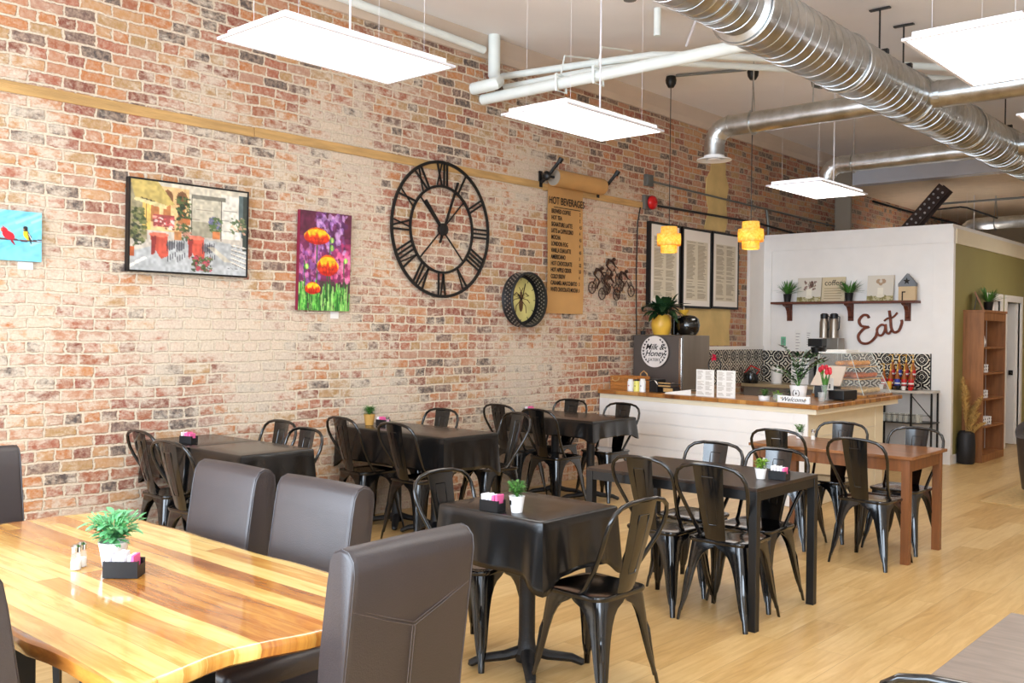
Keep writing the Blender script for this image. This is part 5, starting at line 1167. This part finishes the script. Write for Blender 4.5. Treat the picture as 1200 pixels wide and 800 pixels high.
# coffee brewer on the back counter with two thermoses on top
t = thing('coffee_brewer', 'tall steel and black coffee brewer on the back counter', 'coffee brewer', (1.02, 11.84, .902)); b = MB(); b.box((-.10, -.12, .0), (.20, .18, .03)); b.box((.0, -.02, .03), (.20, .18, .61)); b.build('steel_body', STEEL, t, bevel=.004); MB().box((-.14, -.16, .50), (.05, .0, .60)).build('control_head', BLACKMAT, t, bevel=.006); MB().lathe([(.02, .40), (.07, .42), (.08, .49), (.01, .5)], (-.05, -.08, 0), 20).build('brew_basket', BLACKMAT, t, smooth=True); b = MB(); b.ball((-.142, -.10, .56), .016, 8); b.build('red_switch', mat('orange_lamp', (236, 90, 30), .4), t)
MB().lathe([(.01, .031), (.06, .031), (.07, .20), (.05, .3), (.01, .31)], (-.04, -.05, 0), 20).build('glass_pot', BLACKMETAL, t, smooth=True)
for x in (1.0, 1.13):
    t = thing('thermos', '%s steel coffee thermos on top of the brewer' % ('left' if x < 1.05 else 'right'), 'thermos', (x, 11.90, 1.514)); MB().lathe([(.001, 0), (.062, 0), (.060, .02), (.058, .20), (.045, .25), (.001, .25)], n=24).build('body', STEEL, t, smooth=True); MB().lathe([(.048, .245), (.05, .30), (.03, .315), (.001, .315)], n=20).build('lid', POTB, t, smooth=True); MB().tube([(.05, -.02, .28), (.085, -.03, .27), (.08, -.03, .12), (.058, -.02, .10)], .008, 6).build('handle', POTB, t)
t = thing('white_canister', 'white canister on the back counter left of the tall plant', 'canister', (.40, 11.80, .902)); MB().lathe([(.001, 0), (.07, 0), (.075, .12), (.08, .2), (.07, .22), (.001, .22)], n=20).build('body', POTW, t, smooth=True); MB().lathe([(.06, .22), (.02, .24), (.001, .25)], n=16).build('lid', POTW, t)
tag(MB().box((.60, 11.80, .902), (.84, 11.98, 1.25)).box((.61, 11.795, .93), (.83, 11.80, 1.24)).build('white_appliance', POTW, bevel=.006), 'white boxy appliance on the back counter', 'appliance')
t = thing('black_kettle', 'dark kettle on the back counter behind the menus', 'kettle', (.12, 11.62, .902)); MB().lathe([(.001, 0), (.09, 0), (.10, .05), (.085, .13), (.04, .16), (.001, .17)], n=20).build('body', BLACKMETAL, t, smooth=True); MB().tube([(.08, 0, .12), (.13, 0, .18), (0, 0, .23), (-.09, 0, .13)], .01, 6).build('handle', RED, t)
for i, (x, z0, z1, w_, m, lb) in enumerate(((.32, 1.40, 1.52, .07, mat('mint_paper', (120, 196, 160), .6), 'small green note taped to the white partition'), (.53, 1.34, 1.62, .09, PAPERW, 'white handwritten note taped left of the coffee brewer'), (.68, 1.40, 1.62, .07, PAPERW, 'white note with blue writing beside the coffee brewer'))):
    t = thing('wall_note', lb, 'note', (x, PY-.003, 0)); MB().box((-w_/2, -.002, z0), (w_/2, 0, z1)).build('sheet', m, t); b = MB(); n = 6
    for k in range(n): b.box((-w_*.35, -.0025, z0+.02+(z1-z0-.04)*k/n), (w_*(.1+.2*((k*7) % 3)/2), -.002, z0+.026+(z1-z0-.04)*k/n))
    b.build('writing', mat('faded_ink', (120, 100, 110), .7), t)
# shelf, its things and the Eat sign
t = thing('wall_shelf', 'dark wooden wall shelf on three brackets on the white partition', 'shelf', (1.17, PY, 1.985)); MB().box((-.95, -.20, -.03), (.95, -.003, 0)).build('board', SHELFWOOD, t, bevel=.002)
for x in (-.76, .08, .80):
    b = MB(); b.box((x-.035, -.022, -.25), (x+.035, -.005, -.03)); b.prism([(-.19, -.031), (-.022, -.031), (-.022, -.22), (-.04, -.20), (-.06, -.12), (-.10, -.07), (-.17, -.05)], x-.025, x+.025, Matrix(((0, 0, 1, 0), (1, 0, 0, 0), (0, 1, 0, 0), (0, 0, 0, 1)))); b.build('bracket', SHELFWOOD, t)
SZ = 1.987
def grasspot(x, y, z, label, seed, s=1.):
    t = thing('potted_plant', label, 'potted plant', (x, y, z)); MB().lathe([(.001, 0), (.042*s, 0), (.055*s, .10*s), (.058*s, .105*s), (.001, .10*s)], n=20).build('pot', POTB, t, smooth=True); rg = random.Random(seed); b = MB()
    for k in range(90): a = rg.uniform(0, 2*PI); e = rg.uniform(.3, 2.4); b.leaf((.02*math.cos(a), .02*math.sin(a), .10*s), (math.cos(a), math.sin(a)*.8, e), rg.uniform(.14, .24)*s, .014, rg.uniform(.05, .35), 5, .3)
    (b.clamp(1, hi=.122) if x < PX else b.clamp(0, lo=-.112)).build('foliage', LEAF, t, smooth=True)
grasspot(.43, PY-.13, SZ, 'spiky green plant in a black pot at the left end of the shelf', 1); grasspot(1.27, PY-.13, SZ, 'spiky green plant in a black pot in the middle of the shelf', 2)
def picture(x, w_, h, label, kind):
    t = thing('small_picture', label, 'picture', (x, PY-.075, SZ), 0); t.rotation_euler = (-.12, 0, 0)
    MB().box((-w_/2, 0, 0), (w_/2, .018, h)).build('block', mat('picture_edge', (206, 194, 170), .6), t)
    cv = Canvas(60, 60, (214, 206, 192)); r3 = random.Random(5)
    if kind == 'coffee':
        cv = Canvas(60, 60, (206, 190, 158))
        for k in range(5): cv.rect(.12, .52-.1*k, .12+r3.uniform(.55, .78), .545-.1*k, (150, 132, 104), .8)
    else:
        cv.rect(0, 0, 1, .2, (150, 140, 90)); cv.speck(60, (0, .02, 1, .2), .04, [(120, 110, 60), (196, 186, 150)], r3); cv.rect(.4, .18, .62, .52, (232, 224, 206)); cv.ell(.51, .2, .15, .06, (226, 216, 196))
        if kind == 'heart': cv.ell(.43, .76, .10, .09, (170, 140, 110)); cv.ell(.60, .76, .10, .09, (170, 140, 110)); cv.ell(.51, .70, .08, .1, (170, 140, 110)); cv.ell(.51, .76, .06, .06, (206, 196, 180))
        else: cv.ell(.6, .72, .08, .14, (96, 60, 50)); cv.speck(30, (.3, .5, .8, .85), .04, [(120, 80, 70), (150, 130, 110), (90, 70, 60)], r3)
    cv.mesh('picture_face', (-w_/2, -.001, 0), RX, UZ, w_, h, PRINT, t)
    if kind == 'coffee': text_part('coffee', .105, t, (-.0, -.0015, h*.76), RX, UZ, sx=.95)
picture(.70, .33, .32, 'small whitewashed picture of tools in a jar on the shelf', 'tools'); picture(1.03, .31, .32, 'tan block reading coffee on the shelf', 'coffee'); picture(1.64, .33, .325, 'small picture of a heart over a bottle on the shelf', 'heart')
t = thing('wooden_house', 'small wooden house ornament with a grey star roof on the shelf', 'ornament', (2.0, PY-.12, SZ)); MZ = Matrix(((1, 0, 0, 0), (0, 0, -1, 0), (0, 1, 0, 0), (0, 0, 0, 1)))
MB().box((-.10, -.03, 0), (.10, .04, .17)).build('house_body', mat('raw_wood', (204, 178, 140), .7, var=.1), t); b = MB(); b.prism([(-.105, .17), (.105, .17), (.105, .205), (0, .33), (-.105, .205)], -.042, .032, MZ); b.build('roof', mat('slate_roof', (120, 124, 130), .7), t)
st = [(.045*math.sin(k*PI/5)*(1 if k % 2 == 0 else .42), .235+.045*math.cos(k*PI/5)*(1 if k % 2 == 0 else .42)) for k in range(10)]
b = MB(); b.prism(st, .0325, .036, MZ); b.build('star', INK, t); MB().box((-.06, -.033, 0), (-.045, -.030, .11)).box((-.06, -.033, .095), (-.015, -.030, .11)).build('door_outline', INK, t)
t = thing('eat_sign', 'rusty brown script sign reading Eat on the white partition', 'sign', (1.62, PY-.022, 1.66)); t.rotation_euler = (0, -.24, 0)
def stroke(b, P, r): 
    P = [Vector((x, 0, z)) for x, z in P]; Q = []
    for i in range(len(P)-1):
        p0, p1, p2, p3 = P[max(i-1, 0)], P[i], P[i+1], P[min(i+2, len(P)-1)]
        for u in np.linspace(0, 1, 6)[:-1]: Q.append(.5*((2*p1)+(-p0+p2)*u+(2*p0-5*p1+4*p2-p3)*u*u+(-p0+3*p1-3*p2+p3)*u**3))
    b.tube(Q+[P[-1]], r, 8, flat=.55)
b = MB(); stroke(b, [(-.10, .14), (-.115, .18), (-.17, .19), (-.23, .14), (-.22, .07), (-.15, .035), (-.13, .03), (-.20, .02), (-.285, -.05), (-.27, -.14), (-.18, -.17), (-.08, -.12), (-.04, -.06)], .030); b.build('letter_E', RUST, t)
b = MB(); stroke(b, [(.075, .0), (.03, .02), (-.03, -.02), (-.035, -.09), (.01, -.11), (.06, -.06), (.085, .01), (.075, -.08), (.10, -.11), (.15, -.07)], .026); b.build('letter_a', RUST, t)
b = MB(); stroke(b, [(.17, .17), (.16, .06), (.145, -.05), (.17, -.11), (.23, -.10), (.285, -.02), (.29, .02)], .029); stroke(b, [(.08, .06), (.13, .08), (.2, .08), (.26, .12)], .022); b.build('letter_t', RUST, t)
# corner rack with syrups and glasses
t = thing('corner_rack', 'black metal rack with a light top and wire shelves in the partition corner', 'shelf', (1.98, 11.90, 0))
TP = [(-.28, -.20), (.20, -.20), (.40, -.04), (.40, .20), (-.28, .20)]
MB().prism(TP, .865, .895).build('top_board', mat('light_grey_board', (190, 184, 176), .4), t, bevel=.002)
for x, y in ((-.26, -.18), (.19, -.18), (.38, -.04), (.38, .18), (-.26, .18)): MB().box((x-.010, y-.010, 0), (x+.010, y+.010, .865)).build('post', BLACKMAT, t)
for z in (.50, .18): MB().prism(TP, z, z+.012).build('shelf', BLACKMAT, t)
b = MB(); b.tube([(.19, -.18, .84), (.38, -.04, .56)], .006, 5); b.tube([(.19, -.18, .20), (.38, -.04, .48)], .006, 5); b.build('side_brace', BLACKMAT, t)
b = MB(); b.tube([(-.26, -.19, .60), (.19, -.19, .60), (.385, -.045, .60)], .004, 5); b.build('guard_wire', BLACKMAT, t)
rg = random.Random(2)
gl = MB().lathe([(.026, 0), (.030, .095), (.028, .095), (.024, .003)], n=12).build('drinking_glass', mat('glass_tint', (214, 216, 210), .1, alpha=.35), smooth=True); tag(gl, 'clear glass on the corner rack, front row, first from the left', 'glass', 'glasses on the corner rack')
k = 0
for ix in range(8):
    for iy in range(2):
        x, y = 1.76+.068*ix, 11.76+.075*iy
        o = gl if k == 0 else gl.copy()
        if k: COL.objects.link(o)
        o.location = (x, y, .513); k += 1
        o['label'] = 'clear glass on the corner rack, %s row, %s from the left' % (['front', 'back'][iy], ['first', 'second', 'third', 'fourth', 'fifth', 'sixth', 'seventh', 'eighth'][ix])
t = thing('bottle_stand', 'tiered black wire stand holding the syrup bottles', 'stand', (1.98, 11.93, .897)); b = MB()
for z, y in ((.0, -.10), (.11, .02)): b.box((-.22, y-.045, z), (.22, y+.045, z+.008)); b.tube([(-.22, y-.045, z+.05), (.22, y-.045, z+.05)], .004, 5)
for x in (-.22, .22): b.tube([(x, -.145, 0), (x, -.145, .06), (x, .065, .17), (x, .065, 0)], .005, 5)
b.build('wire_frame', BLACKMAT, t)
lc = [RED, RED, mat('blue_label', (50, 70, 170), .4), RED, RED]
def syrup(x, y, z, lab, label):
    t = thing('syrup_bottle', label, 'bottle', (x, y, z)); MB().lathe([(.001, 0), (.030, 0), (.032, .01), (.032, .14), (.014, .19), (.013, .215), (.001, .215)], n=16).build('bottle_body', mat('amber_syrup', (150, 84, 34), .15), t, smooth=True)
    MB().lathe([(.0328, .03), (.0328, .12)], n=16, cap=False).build('label_band', lab, t, smooth=True); MB().lathe([(.0333, .06), (.0333, .078)], n=16, cap=False).build('label_stripe', PAPERW, t)
    b = MB(); b.cyl((0, 0, .215), (0, 0, .235), .014, n=10); b.cyl((0, 0, .235), (0, 0, .30), .0055, n=8); b.tube([(.01, 0, .30), (-.02, 0, .30), (-.05, 0, .29)], .005, 6); b.build('gold_pump', mat('gold_pump', (206, 160, 70), .3, metal=.6), t)
for i in range(5): syrup(1.80+.082*i, 11.83, .906, lc[i], '%s syrup bottle from the left in the front row of the corner rack' % ['first', 'second', 'third', 'fourth', 'fifth'][i])
for i in range(4): syrup(1.86+.082*i, 11.95, 1.016, lc[(i+1) % 5], '%s syrup bottle from the left in the raised back row of the corner rack' % ['first', 'second', 'third', 'fourth'][i])
for i, (x, m, h, lb) in enumerate(((1.80, POTW, .06, 'small white cup'), (1.90, POTY, .10, 'yellow and grey cup'), (2.0, POTB, .05, 'small dark pot'), (2.07, POTW, .045, 'small white bowl'), (2.15, RED, .04, 'small red pot'))):
    tag(MB().lathe([(.001, 0), (.022, 0), (.030, h), (.026, h), (.018, .006)], (0, 0, 0), 16).build('cup', m, smooth=True), lb+' in front of the syrup bottles on the corner rack', 'cup').location = (x, 11.745, .897)

# ------------------------------------------------------------ tall bookcase, pampas vase, things along the olive wall
t = thing('bookcase', 'tall narrow stained wooden bookcase against the olive wall', 'bookcase', (PX+.002, 12.60, 0)); dp, Wb, Hb = .24, .96, 1.85
MB().box((.0, 0, 0), (dp, .025, Hb-.0)).build('side_panel', PINE, t); MB().box((0, Wb-.025, 0), (dp, Wb, Hb)).build('side_panel', PINE, t); MB().box((0, .025, .0), (.012, Wb-.025, Hb)).build('back_panel', PINE, t)
MB().box((-.0, -.012, Hb), (dp+.015, Wb+.012, Hb+.03)).build('top_board', PINE, t, bevel=.003); MB().box((dp-.02, .025, Hb-.10), (dp, Wb-.025, Hb)).build('top_rail', PINE, t); MB().box((.012, .025, 0), (dp, Wb-.025, .09)).build('plinth', PINE, t)
zs = [.09, .42, .76, 1.08, 1.40]
for z in zs[1:]: MB().box((.012, .025, z), (dp-.005, Wb-.025, z+.022)).build('shelf', PINE, t)
def jarw(y, z, label, m, h=.12): tag(MB().lathe([(.001, 0), (.05, 0), (.06, h*.4), (.045, h*.8), (.03, h), (.001, h)], n=16).build('ceramic_jar', m, smooth=True), label, 'jar').location = (PX+.15, 12.60+y, z)
jarw(.20, 1.423, 'white pear-shaped jar on the top shelf of the bookcase', POTW, .17)
for z, nm, nn_ in ((1.103, 'second', 2), (.783, 'third', 2), (.443, 'lowest', 3)):
    for i in range(nn_):
        t = thing('patterned_mug', 'black and white patterned mug on the %s shelf of the bookcase, %s' % (nm, ['near the front panel', 'in the middle', 'at the far end'][i]), 'mug', (PX+.16, 12.60+.16+.17*i, z)); MB().lathe([(.001, 0), (.045, 0), (.05, .02), (.05, .10), (.046, .10), (.042, .01)], n=16).build('body', POTW, t, smooth=True)
        b = MB(); [b.ball((.05*math.cos(a), .05*math.sin(a), zz), .015, 6, (.4, .4, 1)) for a in np.linspace(0, 5.5, 7) for zz in (.035, .075)]; b.build('dark_pattern', INK, t)
grasspot(PX+.12, 12.60+.62, 1.882, 'spiky green plant in a black pot on top of the bookcase', 7, 1.1)
t = thing('photo_frame', 'small tilted wooden picture frame on top of the bookcase', 'photo frame', (PX+.17, 12.60+.22, 1.882), .35); t.rotation_euler = (0, -.42, .3); b = MB(); W2, H2 = .20, .25
for a, c in (((0, 0, 0), (.015, W2, .02)), ((0, 0, H2-.02), (.015, W2, H2)), ((0, 0, .02), (.015, .02, H2-.02)), ((0, W2-.02, .02), (.015, W2, H2-.02))): b.box(a, c)
b.build('frame', PINE, t); cv = Canvas(30, 36, (226, 196, 170)); cv.ell(.5, .5, .3, .25, (196, 90, 90)); cv.ell(.4, .7, .1, .1, (120, 60, 60)); cv.rect(.2, .1, .8, .25, (214, 150, 90)); cv.mesh('photo', (.008, .02, .02), R_, U_, W2-.04, H2-.04, PRINT, t); MB().tube([(.0, .1, .18), (-.09, .1, .04)], .006, 5).build('easel_leg', BLACKMAT, t)
t = thing('pampas_vase', 'tall black ribbed vase of dried pampas grass beside the bookcase', 'vase', (PX+.11, 12.42, 0)); b = MB(); rows = []
for z, r in ((0, .085), (.02, .098), (.20, .105), (.36, .095), (.395, .075), (.40, .065), (.385, .06), (.30, .07)):
    rows.append([((r+.003*(j % 2))*math.cos(2*PI*j/40), (r+.003*(j % 2))*math.sin(2*PI*j/40), z) for j in range(40)])
b.grid(rows, True, True).build('vase', mat('black_ribbed', (30, 30, 34), .5), t, smooth=True)
rg = random.Random(5)
for k, (dx, dy, h) in enumerate(((.02, -.10, .95), (.10, .08, .82), (-.03, -.02, 1.05), (.12, -.06, .62), (.03, .12, .70), (.14, .02, .5))):
    b = MB(); base = Vector((0, 0, .2)); tip = Vector((dx*1.5, dy*1.5, h)); mid = Vector((dx*.3, dy*.3, .2+(h-.2)*.6)); b.tube([base, mid, tip], .003, 5)
    for i in range(230):
        u = rg.uniform(.30, 1); p = base*(1-u)**2+mid*2*u*(1-u)+tip*u*u; a = rg.uniform(0, 6.28); s_ = .055*math.sin(PI*min(1, (u-.25)/.8))+.012
        b.leaf(p, (math.cos(a)*.7, math.sin(a)*.7, .9), s_*1.5, .011, .25, 2)
    b.build('plume', PAMPAS, t)
bpy.context.view_layer.update()
